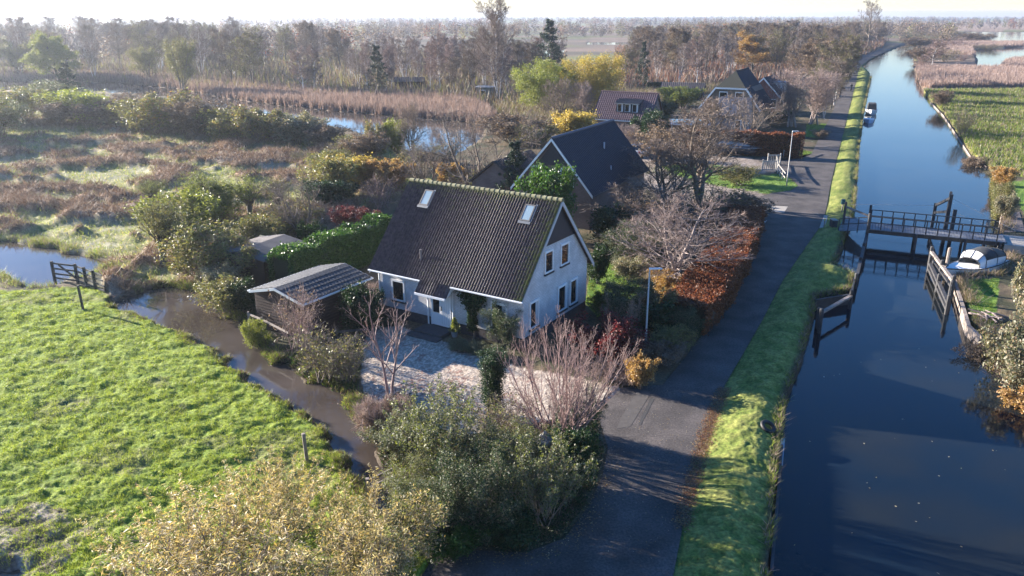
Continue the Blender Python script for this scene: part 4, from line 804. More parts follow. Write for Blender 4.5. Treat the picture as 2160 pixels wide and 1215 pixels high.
# right of the white house
for a in (
 ('s_dark', 1292, 520, 440, 110, 'dark evergreen behind the back corner of the white house'), ('s_bigdark', 1320, 680, 590, 130, 'black-green evergreen mass beside the street lamp top'),
 ('s_bigdark', 1340, 560, 470, 130, 'dark evergreen under the brown garden tree'), ('s_dark', 1262, 600, 520, 50, 'dark climber-like bush at the back corner of the white house'), ('s_red', 1275, 765, 668, 130, 'dark red maple bush behind the fan-shaped tree'),
 ('s_silver', 1330, 590, 543, 70, 'glossy laurel with pale glints beside the shady lawn'), ('s_green', 1268, 665, 620, 46, 'sunlit green bush at the back corner of the white house'),
 ('s_dark', 1388, 715, 640, 90, 'dark green bush just right of the street lamp pole'), ('s_olive', 1410, 745, 690, 100, 'olive low bush at the road right of the street lamp'), ('s_bigdark', 1440, 720, 650, 80, 'dark bush at the road end of the copper hedge'),
 ('s_orange', 1412, 640, 575, 90, 'orange and yellow leaved bush under the pale bare tree'), ('s_red', 1437, 625, 590, 40, 'small bright red bush at the foot of the pale bare tree'), ('s_olive_b', 1390, 690, 610, 80, 'green-orange bush between lamp and copper hedge'),
 ('s_heath', 1300, 800, 765, 110, 'rusty ground bush beside the driveway mouth'), ('s_brown', 1398, 770, 722, 100, 'brownish low bush at the road edge beyond the hydrangea'), ('s_dark', 1462, 700, 665, 70, 'dark low bush at the road below the copper hedge')):
    put(a[0], 'shrub', a[5], 'shrub', a[1], a[2], a[3], a[4])
put('s_orange', 'hydrangea', 'faded orange hydrangea at the foot of the street lamp', 'shrub', 1352, 818, 750, 62)
put('spread_bare', 'garden_tree', 'small gnarled bare tree in the shade beside the street lamp', 'tree', 1312, 742, 610, 90)
put('white_bare', 'garden_tree', 'wide pale bare tree beside the copper hedge', 'tree', 1430, 615, 420, 260)
put('brown_bare', 'garden_tree', 'olive-brown garden tree with thin leaves in front of the brick house eave', 'tree', 1345, 500, 385, 190)
put('s_brown', 'shrub', 'reddish-brown bush between brick house and pale bare tree', 'shrub', 1390, 520, 430, 150)
put('brown_bare', 'garden_tree', 'tall brown bare tree beside the brick house driveway', 'tree', 1468, 430, 205, 240)
put('brown_bare', 'garden_tree', 'second brown bare tree behind the round brown bush', 'tree', 1402, 452, 300, 160)
put('s_twiggy', 'shrub', 'bushy twig thicket at the driveway of the brick house', 'shrub', 1480, 470, 385, 180)
put('s_brown', 'shrub', 'rusty low bush beside the white stones', 'shrub', 1565, 465, 410, 110)
put('s_olive', 'shrub', 'dark olive bush at the edge of the grass island', 'shrub', 1560, 390, 350, 90)
put('s_brown', 'shrub', 'round pale brown bush between car and tall bare tree', 'shrub', 1395, 350, 268, 110)
put('s_pink', 'weeping_tree', 'small reddish weeping tree against the blue-black roof', 'tree', 1325, 425, 318, 70)
put('vase_bare', 'garden_tree', 'bare upright tree behind the parked car', 'tree', 1318, 330, 262, 60)
put('s_dark', 'evergreen_bush', 'round evergreen between copper hedge and the parked car', 'shrub', 1372, 305, 235, 70)
put('s_green', 'evergreen_bush', 'round glossy evergreen before the gable of the brick house', 'shrub', 1158, 506, 352, 105)
t = put('conifer', 'conifer', 'dark conifer between the two brick-walled houses and the wide bare tree', 'tree', 1085, 450, 300, 80)
put('spread_bare', 'garden_tree', 'wide gnarled bare tree behind the ridge of the white house', 'tree', 1010, 440, 222, 250)
put('spread_bare', 'garden_tree', 'smaller bare tree left of the wide gnarled one behind the ridge', 'tree', 905, 415, 285, 140)
put('s_orange', 'shrub', 'rusty orange bush behind the ridge of the white house', 'shrub', 948, 420, 345, 60)
put('s_twiggy', 'shrub', 'greyish twiggy bush behind the left part of the long ridge', 'shrub', 1000, 425, 350, 120)
put('s_yellow', 'maple_tree', 'bright yellow round tree behind the blue-black roof', 'tree', 1212, 300, 236, 90)
put('dome_green', 'willow_tree', 'yellow-green willow left of the golden weeping willow', 'tree', 1150, 238, 128, 120)
put('dome_gold', 'willow_tree', 'golden weeping willow behind the purple-roofed bungalow', 'tree', 1250, 235, 116, 135)
put('vase_bare', 'garden_tree', 'grey bare tree in front of the golden weeping willow', 'tree', 1236, 250, 172, 66)
put('brown_bare', 'garden_tree', 'slim bare tree in front of the yellow-green willow', 'tree', 1180, 268, 165, 70)
put('s_brown', 'shrub', 'brown bush mass left of the yellow round tree', 'shrub', 1080, 300, 240, 130)
put('s_olive_b', 'shrub', 'olive bush above the garage roof', 'shrub', 1125, 310, 262, 90)
put('spread_bare', 'garden_tree', 'pale bare tree in front of the half-hipped house', 'tree', 1582, 305, 190, 120)
put('vase_bare', 'garden_tree', 'first of two pale many-stemmed trees by the red brick house', 'tree', 1672, 268, 143, 96); put('vase_bare', 'garden_tree', 'pale many-stemmed tree nearest the road by the red brick house', 'tree', 1712, 262, 146, 96)
for i, (px, py, ty, pn) in enumerate(((1752, 232, 128, 'alder'), (1738, 250, 150, 'birch_b'), (1768, 208, 100, 'alder_b'), (1776, 188, 92, 'alder'), (1783, 172, 80, 'oak'), (1760, 222, 120, 'birch_b'), (1788, 160, 72, 'alder'), (1722, 238, 130, 'alder_b'))):
    put(pn, 'roadside_tree', ('bare dark', 'bare grey', 'olive-tinged', 'brown-leaved')[('alder', 'birch_b', 'alder_b', 'oak').index(pn)]+' tree close beside the far stretch of road', 'tree', px, py, ty, 46, group='trees close beside the far road: '+pn.replace('_b', ' kind'))
put('s_lime', 'shrub', 'pale green shrub behind the purple-roofed bungalow', 'shrub', 1432, 225, 185, 90); put('s_dark', 'shrub', 'dark shrub between bungalow and carport', 'shrub', 1400, 245, 215, 50)
put('s_brown', 'shrub', 'dark round bush at the roadside lawn by the copper hedge end', 'shrub', 1730, 292, 272, 40)
put('s_dark', 'shrub', 'dark bush under the pale many-stemmed trees', 'shrub', 1650, 262, 235, 60)
# left garden: pollard willows and olive thicket
for a in (('pollard_a', 347, 570, 432, 120, 'pollard willow leaning over the ditch at its bend'), ('pollard_b', 528, 466, 370, 90, 'pollard willow with dark knob head behind the felt-roofed shed'), ('pollard_b', 325, 455, 400, 70, 'small pollard willow by the marsh edge'),
 ('pollard_a', 590, 450, 375, 90, 'pollard willow behind the bare tree of the left garden'), ('pollard_a', 385, 572, 460, 90, 'slimmer pollard willow beside the leaning one'), ('pollard_b', 440, 470, 380, 100, 'pollard willow in the middle of the olive thicket')):
    put(a[0], 'pollard_willow', a[5], 'tree', *a[1:5])
put('spread_bare', 'garden_tree', 'bare tree with dark trunk behind the felt-roofed shed', 'tree', 640, 512, 352, 170)
for a in (('s_olive', 425, 590, 480, 150, 'olive shrub mass between pollard willow and felt-roofed shed'), ('s_olive_b', 490, 600, 500, 140, 'orange-flecked olive shrub before the felt-roofed shed'), ('s_lime', 380, 520, 430, 150, 'yellow-green shrub above the leaning pollard willow'),
 ('s_lime', 450, 480, 400, 130, 'bright yellow-green shrub at the marsh side of the left garden'), ('s_olive', 540, 540, 455, 120, 'olive shrub hanging over the felt roof'), ('s_olive', 475, 660, 580, 110, 'green shrub at the water between ditch bend and shed'),
 ('s_dark', 520, 660, 590, 70, 'dark shrub at the back corner of the timber shed'), ('s_silver', 460, 625, 560, 80, 'pale glinting shrub above the ditch bend'), ('s_olive_b', 590, 505, 440, 120, 'yellow-brown shrub behind the felt roof'), ('s_brown', 560, 585, 530, 90, 'dark brown shrub between the two sheds'),
 ('s_dark', 690, 440, 385, 110, 'dark evergreen above the green hedge'), ('s_red', 726, 480, 437, 56, 'red-leaved bush above the middle of the green hedge'), ('s_red', 775, 470, 440, 50, 'smaller red-leaved bush nearest the white house roof'), ('s_yellow', 735, 400, 335, 100, 'yellow-leaved small tree behind the red bushes'),
 ('s_pink', 800, 440, 370, 90, 'greyish pink twig bush beside the white house roof edge'), ('s_orange', 830, 400, 345, 80, 'yellow and orange bush touching the roof corner of the white house'), ('s_olive', 700, 420, 330, 110, 'olive shrub at the marsh side above the evergreen'), ('s_green', 655, 520, 470, 60, 'fresh green bush at the foot of the dark-trunked bare tree'),
 ('s_olive_b', 620, 500, 430, 120, 'orange-flecked shrub round the dark-trunked bare tree')):
    put(a[0], 'shrub', a[5], 'shrub', *a[1:5])
# middle row of shrubs between marsh and lake
row = [(40,262,187,130,'s_olive'), (110,240,177,110,'s_grey'), (150,235,132,60,'conifer'), (175,262,190,130,'s_lime'), (240,268,207,120,'s_brown'), (300,280,212,130,'s_olive'), (360,285,202,130,'s_olive_b'), (420,292,217,120,'s_brown'), (480,298,227,130,'s_olive'), (545,305,230,110,'s_olive_b'), (625,305,237,105,'s_silver'), (590,300,252,80,'s_olive'), (690,312,262,90,'s_brown'), (745,328,285,90,'s_olive'), (795,335,255,50,'s_olive_b'), (838,335,250,44,'s_lime'), (770,345,290,90,'s_brown'), (870,340,215,60,'brown_bare'), (900,355,310,80,'s_twiggy'), (950,350,305,80,'s_twiggy'), (720,345,300,80,'s_twiggy'), (265,250,202,70,'s_brown'), (455,290,237,80,'s_dark'), (670,300,262,60,'s_olive'), (0,285,212,120,'s_grey'), (-60,300,202,160,'s_olive'), (330,262,222,90,'s_twiggy'), (510,285,237,80,'s_brown'), (575,285,237,60,'s_dark'), (395,262,227,70,'s_pink'), (130,270,227,80,'s_brown'), (205,250,217,80,'s_olive')]
lab = dict(s_olive='olive green', s_grey='grey-green', s_lime='pale yellow-green', s_brown='withered brown', s_olive_b='orange-flecked olive', s_silver='silvery round', s_twiggy='half-bare', conifer='narrow dark', brown_bare='bare upright', s_dark='dark', s_pink='pinkish bare')
for i, (x, b, tp, wp, pn) in enumerate(row):
    put(pn, 'waterside_shrub', lab[pn]+' shrub in the row between marsh and lake', 'shrub', x, b, tp, wp, group='shrubs in the row between marsh and lake: '+lab[pn])
for a in ((700, 380, 330, 90, 's_olive'), (640, 345, 318, 60, 's_twiggy'), (880, 395, 345, 80, 's_twiggy'), (860, 370, 325, 60, 's_olive_b'), (770, 400, 350, 70, 's_orange')):
    put(a[4], 'marsh_shrub', lab.get(a[4], 'orange')+' small shrub at the marsh side behind the white house', 'shrub', *a[:4], group='small shrubs at the marsh side: '+lab.get(a[4], 'orange'))
# right bank
put('s_silver', 'bank_shrub', 'big silvery-leaved shrub at the right edge of the canal bank', 'shrub', 2165, 790, 620, 150); put('s_silver', 'bank_shrub', 'tall silvery shrub behind the lawn with the log pile', 'shrub', 2185, 700, 540, 110)
put('s_brown', 'bank_shrub', 'rusty brown bush at the end of the small canal lawn', 'shrub', 2078, 738, 668, 90); put('s_orange', 'bank_shrub', 'orange-brown bush over the water at the right edge', 'shrub', 2195, 850, 760, 120); put('s_pink', 'bank_shrub', 'bare reddish bush overhanging the canal', 'shrub', 2120, 770, 700, 90)
for a in ((2060, 340, 300, 60, 's_brown', 'pale brown reed-like bush on the right bank before the orange one'), (2028, 285, 232, 44, 's_twiggy', 'half-bare bush at the green marsh edge'), (2112, 392, 352, 46, 's_orange', 'orange-leaved garden bush on the right quay'), (2117, 460, 408, 40, 's_silver', 'grey bush in the quay hedge nearest the bridge'),
 (2118, 430, 385, 36, 's_olive', 'olive bush in the middle of the quay hedge'), (1985, 225, 190, 40, 's_brown', 'brown bush at the far green marsh edge'), (2096, 360, 335, 40, 's_twiggy', 'small twiggy bush on the quay corner')):
    put(a[4], 'bank_shrub', a[5], 'shrub', *a[:4])
put('birch', 'birch_tree', 'lone white-stemmed birch on the right bank of the canal', 'tree', 1966, 140, 84, 40)
for i, a in enumerate(((1935, 100, 78, 60), (1965, 96, 68, 80), (2010, 100, 76, 70), (1950, 132, 100, 60), (1990, 130, 100, 60), (2030, 128, 112, 60), (2060, 88, 70, 70), (1920, 86, 64, 50), (1945, 148, 118, 40), (2000, 84, 66, 70), (2085, 104, 88, 60), (1965, 118, 92, 70))):
    put(('s_brown', 's_twiggy', 's_pink')[i % 3], 'reed_bush', ('withered brown', 'half-bare', 'pinkish bare')[i % 3]+' bush in the reed land right of the canal', 'shrub', *a, group='bushes in the reed land: '+('brown', 'half-bare', 'pinkish')[i % 3])

# woods: single trees
def wood(poly, n, kinds, hs, label, grp, seed, mind=4.5, cat='tree'):
    P = GP(poly); r = np.random.default_rng(seed); done = []; tries = 0
    pix = np.array(poly, float)
    while len(done) < n and tries < n*60:
        tries += 1; x = r.uniform(P[:, 0].min(), P[:, 0].max()); y = r.uniform(P[:, 1].min(), P[:, 1].max())
        if not inpoly(np.array([x]), np.array([y]), P)[0]: continue
        if any((x-a)**2+(y-b)**2 < mind**2 for a, b in done): continue
        done.append((x, y))
    for x, y in done:
        kd, lb, h0 = kinds[int(r.integers(0, len(kinds)))]
        plant(kd, lb.split()[-1]+'_tree' if not lb.endswith('tree') else 'woodland_tree', lb+' '+label, cat, (x, y, -.05), h0*r.uniform(*hs), r.uniform(.9, 1.25), group=grp+': '+lb)
K1 = [('alder', 'bare dark alder', 14), ('alder', 'bare dark alder', 13), ('alder_b', 'olive-tinged alder', 13), ('oak', 'brown-leaved oak', 14), ('willow_tree', 'olive willow', 9), ('birch_b', 'bare grey birch', 12)]
wood([(-250,178),(0,176),(200,172),(400,190),(720,208),(720,168),(740,120),(300,110),(-250,110)], 120, K1, (.85, 1.15), 'in the wood beyond the lake', 'wood beyond the lake', 1, 5.0)
K2 = [('birch', 'bare pinkish birch', 11), ('birch', 'bare pinkish birch', 10), ('birch_b', 'bare grey birch', 11), ('alder', 'bare dark alder', 10)]
wood([(720,208),(1000,208),(1100,225),(1110,190),(1220,150),(1000,140),(730,140)], 75, K2, (.8, 1.1), 'in the birch stand behind the reeds', 'birch stand', 2, 3.6)
K3 = [('alder', 'bare dark alder', 13), ('oak', 'brown-leaved oak', 13), ('alder_b', 'olive-tinged alder', 12), ('birch_b', 'bare grey birch', 11)]
wood([(1310,190),(1500,175),(1640,165),(1700,150),(1775,150),(1795,128),(1800,110),(1850,98),(1870,88),(1700,85),(1500,95),(1330,110)], 150, K3, (.75, 1.05), 'in the wood behind the roadside houses', 'wood behind the houses', 3, 5.0)
for a in (('poplar', 1045, 205, -8, 110, 'tallest bare poplar standing over the birch stand'), ('conifer', 1155, 178, 42, 64, 'dark conifer beside the tall poplar'), ('willow_tree', 385, 195, 72, 66, 'pale olive tree sunlit at the edge of the lake wood'),
 ('weeping_green', 130, 178, 62, 90, 'pale yellow-green tree glowing in the haze'), ('conifer', 800, 200, 96, 50, 'round dark pine in the birch stand'), ('gold_tree', 1585, 160, 68, 80, 'golden-leaved tree in the wood above the half-hipped house'), ('round_bare', 1830, 105, -2, 56, 'tall round bare tree at the end of the wood by the canal'),
 ('birch', 1468, 190, 78, 36, 'white birch before the dark wood'), ('alder_b', 1770, 205, 75, 90, 'leaning roadside alder nearest the far road bend'), ('oak', 1735, 190, 82, 90, 'dark oak above the pale many-stemmed trees'), ('oak', 1690, 185, 90, 80, 'brown oak behind the red brick house'), ('alder_b', 1785, 165, 70, 60, 'olive alder beside the far road'),
 ('birch', 640, 200, 100, 46, 'pinkish birch group tree at the reed edge'), ('birch', 665, 198, 96, 40, 'pinkish birch right of its twin at the reed edge'), ('conifer', 1355, 190, 88, 30, 'small spruce behind the purple-roofed bungalow'), ('poplar', 500, 120, 32, 40, 'narrow bare poplar in the haze'), ('poplar', 180, 110, 30, 40, 'lone bare tree in the haze'),
 ('oak', 715, 150, 62, 60, 'dark round tree at the right end of the lake wood')):
    put(a[0], 'tall_tree', a[5], 'tree', *a[1:5])

# hedges
def hedge(name, label, pts, w, h, leafm, dens, sz, seed=0, cat='hedge', core=(.03, .02, .012), z0=0., cone=0.):
    rng = np.random.default_rng(seed); P = np.array(pts, float); n0 = gz(*P[0]); t = thing(name, label, cat, (P[0, 0], P[0, 1], n0)); P = P-P[0]
    seg = np.linalg.norm(P[1:]-P[:-1], axis=1); cum = np.concatenate([[0], np.cumsum(seg)]); Lt = cum[-1]; n = int(dens*Lt*(2*h+w))
    s_ = rng.random(n)*Lt; i = np.minimum(np.searchsorted(cum, s_, side='right')-1, len(seg)-1); fr = (s_-cum[i])/seg[i]; c = P[i]+(P[i+1]-P[i])*fr[:, None]; d = (P[i+1]-P[i])/seg[i][:, None]; nn_ = np.stack([-d[:, 1], d[:, 0]], -1)
    peri = rng.random(n)*(2*h+w); hv = h*(1+.16*(fbm(s_*.7, s_*0+seed, seed, 3)-.5)*2); wv = w/2*(1+.22*(fbm(s_*.8, peri*.6, seed+3, 3)-.5)*2)
    side = np.where(peri < h, -1., np.where(peri < h+w, (peri-h)/w*2-1, 1.)); z = np.where(peri < h, peri/h*hv, np.where(peri < h+w, hv, (peri-h-w)/h*hv)); dep = np.abs(rng.normal(size=n))*.09
    off = side*(wv-dep*(np.abs(side) >= 1)); z = z-dep*(np.abs(side) < 1)+rng.normal(size=n)*.03; off = off*(1-cone*z/h); out_ = (rng.random(n) < .12)*rng.random(n)*.22; z = z+out_*(np.abs(side) < 1); off = off+side*out_*(np.abs(side) >= 1)
    Q = np.stack([c[:, 0]+nn_[:, 0]*off, c[:, 1]+nn_[:, 1]*off, np.maximum(z, .02)], -1); e = (s_ < .4) | (s_ > Lt-.4); Q[e, :2] += (d*((s_ > Lt/2)*2-1)[:, None]*rng.random(n)[:, None]*.2)[e]
    V, F = leaves(rng, Q, sz, .6); ob('foliage', mesh(name, V, [F], False, [LF[leafm]]), t)
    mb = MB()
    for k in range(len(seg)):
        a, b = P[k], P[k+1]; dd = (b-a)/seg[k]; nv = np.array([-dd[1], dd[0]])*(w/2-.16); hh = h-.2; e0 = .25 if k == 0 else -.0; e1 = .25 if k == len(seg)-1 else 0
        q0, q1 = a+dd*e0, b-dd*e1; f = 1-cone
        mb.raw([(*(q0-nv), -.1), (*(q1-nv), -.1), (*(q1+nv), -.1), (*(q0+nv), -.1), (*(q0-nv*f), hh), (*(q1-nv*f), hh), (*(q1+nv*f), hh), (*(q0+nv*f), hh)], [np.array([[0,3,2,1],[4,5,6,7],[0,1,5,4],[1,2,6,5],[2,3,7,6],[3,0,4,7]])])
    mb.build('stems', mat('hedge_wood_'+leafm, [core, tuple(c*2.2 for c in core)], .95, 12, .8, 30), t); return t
hedge('copper_hedge', 'long copper beech hedge along the road below the brick house', [G(1572, 484)[:2], G(1548, 545)[:2], G(1512, 610)[:2], G(1468, 672)[:2], G(1440, 700)[:2]], 2.6, 1.8, 'copper', 750, .11, 1)
hedge('copper_hedge', 'copper beech hedge across the garden front behind the white gate', [G(1440, 322)[:2], G(1560, 326)[:2], G(1690, 333)[:2]], 1.6, 2.7, 'copper', 330, .17, 2)
hedge('copper_hedge', 'far copper hedge in front of the purple-roofed bungalow', [G(1255, 285)[:2], G(1400, 290)[:2], G(1480, 285)[:2]], 1.2, 1.6, 'copper', 250, .18, 3)
hedge('green_hedge', 'tall dark green hedge behind the timber shed', [G(598, 625)[:2], G(650, 598)[:2], G(720, 570)[:2], G(812, 532)[:2]], 1.7, 2.7, 'green', 900, .13, 4, core=(.01, .018, .008))
hedge('green_hedge', 'clipped flat hedge beyond the purple-roofed bungalow', [G(1362, 192)[:2], G(1415, 190)[:2]], 1.5, 1.8, 'dark', 200, .22, 5, core=(.01, .015, .008))
hedge('quay_hedge', 'narrow mixed hedge along the right quay of the canal', [G(2103, 378)[:2], G(2112, 458)[:2]], 1.0, .9, 'olive', 700, .1, 6, core=(.03, .03, .015))

# ------------------------------------------------------------------ roadside, bridge, boats, small things
steel = mat('galvanised_pole', [(.3, .29, .28), (.42, .4, .38)], .5, 3); lampw = plain('lamp_housing', (.6, .63, .68), .4)
wood_d = mat('tarred_timber', [(.018, .018, .022), (.05, .048, .05)], .7, 3, .4, 20); wood_g = mat('weathered_timber', [(.15, .12, .10), (.3, .25, .22)], .8, 3, .4, 20)
wood_w = mat('white_gate_paint', [(.26, .24, .22), (.36, .34, .31)], .6, 5); deckm = mat('deck_boards', [(.1, .105, .12), (.2, .205, .225)], .7, 2.5, .3, 20)
for (bx, by, ty, hl, lb) in ((1360, 748, 573, 1.0, 'street lamp standing beside the faded orange hydrangea'), (1659, 392, 280, 1.0, 'street lamp on the grass island by the white gates'), (1743, 218, 184, 1.2, 'far street lamp among the pale many-stemmed trees')):
    p, h = HT(bx, by, ty); h += .1; t = thing('street_lamp', lb, 'street lamp', (p[0], p[1], 0), 0, 'street lamps along the road')
    MB().tube([(0, 0, -.2), (0, 0, 1.2), (0, 0, 1.25), (0, 0, h)], [.065, .065, .05, .035], 10).build('pole', steel, t, True)
    MB().raw([(-.03, -.06, h), (.66*hl, -.05, h+.03), (.66*hl, .05, h+.03), (-.03, .06, h), (-.03, -.06, h+.09), (.55*hl, -.05, h+.10), (.55*hl, .05, h+.10), (-.03, .06, h+.09)], [np.array([[0,3,2,1],[4,5,6,7],[0,1,5,4],[1,2,6,5],[2,3,7,6],[3,0,4,7]])]).build('lamp_head', lampw, t, bevel=.015)

# footbridge
zd = .75
BL = G(1834, 483, zd)[:2]; BRr = G(2122, 511, zd)[:2]; ub = nrm(BRr-BL); vb = np.array([-ub[1], ub[0]]); Lb = float(np.linalg.norm(BRr-BL))
T = thing('footbridge', 'black timber footbridge with open railings crossing the canal', 'bridge', (BL[0], BL[1], 0), math.atan2(ub[1], ub[0])); BW = 2.4
dk_ = MB(); i = 0; x = 0.
while x < Lb: dk_.box((x, -.05, zd-.05+.004*(i % 2)), (x+.19, BW+.05, zd)); x += .21; i += 1
dk_.build('deck', deckm, T); 
for y in (.1, BW-.25): MB().box((-.1, y, zd-.36), (Lb+.1, y+.15, zd-.055)).build('beam', wood_d, T)
def railing(T, a, b, n, h=1.0, z0=zd, z1=None, m=wood_d, nm='railing', post=.08):
    z1 = z0 if z1 is None else z1; a = np.array([*a, z0]); b = np.array([*b, z1]); mb = MB()
    for i in range(n+1): p = a+(b-a)*i/n; mb.bar(p-[0, 0, .25], p+[0, 0, h], post)
    mb.bar(a+[0, 0, h], b+[0, 0, h], .09, .06).bar(a+[0, 0, h*.52], b+[0, 0, h*.52], .05, .07); return mb.build(nm, m, T)
railing(T, (0, .0), (Lb-.6, .0), 11); railing(T, (0, BW), (Lb-.6, BW), 11)
# ramp part on the road side
RL = G(1768, 487, .15)[:2]-BL; rl = (float(RL@ub), float(RL@vb)); RK = G(1780, 455, .15)[:2]-BL; rk = (float(RK@ub), float(RK@vb)); mb = MB(); n = 20
for i in range(n):
    f0, f1 = i/n, (i+.9)/n; xa, xb = rl[0]*(1-f0), rl[0]*(1-f1); ya, yb = rl[1]*(1-f0), rl[1]*(1-f1); Ya, Yb = BW+(rk[1]-BW)*(1-f0), BW+(rk[1]-BW)*(1-f1); Xa, Xb = rk[0]*(1-f0), rk[0]*(1-f1); za, zb = .16+(zd-.18)*f0, .16+(zd-.18)*f1
    mb.raw([(xa, ya-.05, za-.05), (xb, yb-.05, zb-.05), (Xb, Yb, zb-.05), (Xa, Ya, za-.05), (xa, ya-.05, za), (xb, yb-.05, zb), (Xb, Yb, zb), (Xa, Ya, za)], [np.array([[0,3,2,1],[4,5,6,7],[0,1,5,4],[1,2,6,5],[2,3,7,6],[3,0,4,7]])])
mb.build('ramp', deckm, T); railing(T, rl, (-.15, 0), 3, .95, .2, zd-.03)
for (x, y, h) in ((-.12, -.12, 2.0), (-.12, BW+.15, 2.1), (-2.0, BW+.6, 2.1), (Lb*.36, -.1, .7), (Lb*.36, BW+.1, .7), (Lb*.72, -.1, .7), (Lb*.72, BW+.1, .7), (Lb-.3, -.1, .7), (Lb-.3, BW+.1, .7)):
    MB().tube([(x, y, -2), (x, y, h-.06), (x, y, h)], [.10, .10, .07], 8).build('pile', wood_d, T)
MB().bar((-2.0, BW+.6, 1.7), (-.12, BW+.15, 1.2), .12, .14).build('brace', wood_g, T); MB().box((rl[0]-.5, rl[1]-.1, -.3), (rl[0]+.15, rk[1]+.1, .14)).build('abutment', MATS['concrete'], T)
MB().box((Lb-.1, -.3, -1), (Lb+1.6, BW+.5, zd-.12)).build('abutment', MATS['concrete'], T)
# lifting frame in the middle of the canal, behind the bridge
def fp(px, py, z=0.): p = G(px, py, z)[:2]-BL; return float(p@ub), float(p@vb)
t = thing('lifting_frame', 'dark timber lifting frame with slanting struts and cables behind the middle of the bridge', 'frame', (BL[0], BL[1], 0), math.atan2(ub[1], ub[0]))
q1 = fp(1993, 490, .0); q2 = fp(1967, 470, -.2)
for (p, h, w_) in ((q1, 3.1, .24), ((q1[0]+.4, q1[1]-.5), 2.0, .26), (q2, 1.5, .24), ((q2[0]+1.0, q2[1]+.4), 2.5, .2)):
    MB().box((p[0]-w_/2, p[1]-w_/2, -2), (p[0]+w_/2, p[1]+w_/2, h)).build('post', wood_d, t)
A_ = np.array([*q1, 2.8]); B_ = np.array([*q2, 1.3])
MB().bar(A_, B_, .14, .2).build('beam', wood_d, t); MB().bar(A_-[0, 0, 1.1], B_-[0, 0, .6], .14, .2).build('beam', wood_d, t); MB().bar((q2[0]+1.0, q2[1]+.4, 2.4), (q1[0], q1[1], 1.6), .12, .16).build('beam', wood_d, t)
for a, b in ((A_, (q1[0]+4.6, q1[1]-1, .9)), (A_-[0, 0, 1], (q1[0]+3.4, q1[1]-1.2, .9)), (B_, (q2[0]-6.5, q2[1]-.6, .9))): MB().bar(a, b, .02).build('cable', steel, t)
# timber fenders
def fender(lb, a, b, n, z, m, cap=1, tall=.25, group=None, th=.16, low=True):
    t = thing('timber_fender', lb, 'fender', (a[0], a[1], 0)); b = np.array(b)-np.array(a); MB().bar((0, 0, z), (*b, z), .2, th).build('beam', m, t); MB().bar((0, 0, z-.45), (*b, z-.45), .12, .16).build('beam', wood_d, t) if low else None
    for i in range(n): p = b*i/(n-1); MB().tube([(p[0], p[1], -2), (p[0], p[1], z+tall), (p[0], p[1], z+tall+.05)], [.13, .12, .08], 7).build('pile', wood_d, t)
    return t
fender('long dark floating timber from the bridge to the grass point', G(1829, 492, .3)[:2], G(1806, 590, .1)[:2], 4, .25, wood_d)
fender('grey timber rail from the grass point to the canal bank', G(1796, 622, .4)[:2], G(1726, 668, .2)[:2], 2, .35, wood_g, tall=.35, th=.12, low=False)
t = fender('outer dark timber of the mooring fence before the white boat', G(1962, 552, .3)[:2], G(2000, 640, .2)[:2], 3, .2, wood_d, tall=.5); fender('pale upper timber of the mooring fence before the white boat', G(1966, 524, .9)[:2], G(2010, 598, .5)[:2], 3, .65, wood_g, tall=.35)
for (px, py, ty, lb) in ((1992, 588, 522, 'pale leaning mooring post in front of the white boat'), (2077, 505, 465, 'mooring post between bridge and white boat'), (1727, 702, 650, 'dark mooring post by the grassy canal bank'), (1998, 652, 592, 'thick mooring post at the corner of the small lawn')):
    p, h = HT(px, py, ty, -.5); t = thing('mooring_post', lb, 'post', (p[0], p[1], -.5)); MB().tube([(0, 0, -1), (0, 0, h*.95), (0, 0, h)], [.13, .12, .08], 8).build('pole', wood_g if 'pale' in lb or 'between' in lb else wood_d, t)
# quay edges
def edging(lb, pts, z0, z1, w_=.14, m=wood_g, nm='timber_edging'):
    P = np.array(pts); t = thing(nm, lb, 'edging', (P[0, 0], P[0, 1], 0)); P = P-P[0]; mb = MB()
    for a, b in zip(P[:-1], P[1:]): mb.bar((*a, (z0+z1)/2), (*b, (z0+z1)/2), w_, z1-z0)
    mb.build('planks', m, t); return t
edging('timber edge of the small lawn beside the white boat', GP([(2013,592),(2043,690),(2070,716)]), -.7, .12, .2)
edging('timber quay edge along the narrow mixed hedge', GP([(2100,368),(2109,440),(2113,462)]), -.8, .14)
edging('pale plank edge of the green marsh on the right bank', GP([(1963,215),(1990,243),(2020,288),(2048,330),(2082,352)], -.3), -.6, -.28, .08)
edging('dark plank face of the grass point below the bridge', GP([(1719,637),(1795,625),(1802,590)]), -1.4, .16, .12, wood_d)
edging('dark sheet edge along the grassy bank beside the near canal', GP([(1626,1215),(1636,1100),(1648,950)], -.3), -.8, -.02, .1, wood_d)
t = thing('mooring_plank', 'pale plank at the waterline beside the old tyre', 'plank', (*G(1646, 985, -.3)[:2], 0)); b = G(1651, 930, -.3)[:2]-G(1646, 985, -.3)[:2]; MB().bar((0, 0, -.2), (*b, -.2), .16, .06).build('plank', mat('pale_plank', [(.35, .36, .4), (.45, .46, .5)], .7, 3), t)
p = G(1619, 912); t = thing('old_tyre', 'old black tyre lying on the canal verge', 'tyre', (p[0], p[1], gz(p[0], p[1])+.12)); a = np.linspace(0, 2*PI, 25)[:-1]; b = np.linspace(0, 2*PI, 9)[:-1]
V_ = [((.26+.09*math.cos(y))*math.cos(x), (.26+.09*math.cos(y))*math.sin(x), .08*math.sin(y)) for x in a for y in b]; F_ = [[i*8+j, ((i+1) % 24)*8+j, ((i+1) % 24)*8+(j+1) % 8, i*8+(j+1) % 8] for i in range(24) for j in range(8)]
MB().raw(V_, [np.array(F_)]).build('tread', plain('rubber', (.012, .012, .012), .6), t, True); t.rotation_euler = (.35, .3, 0)
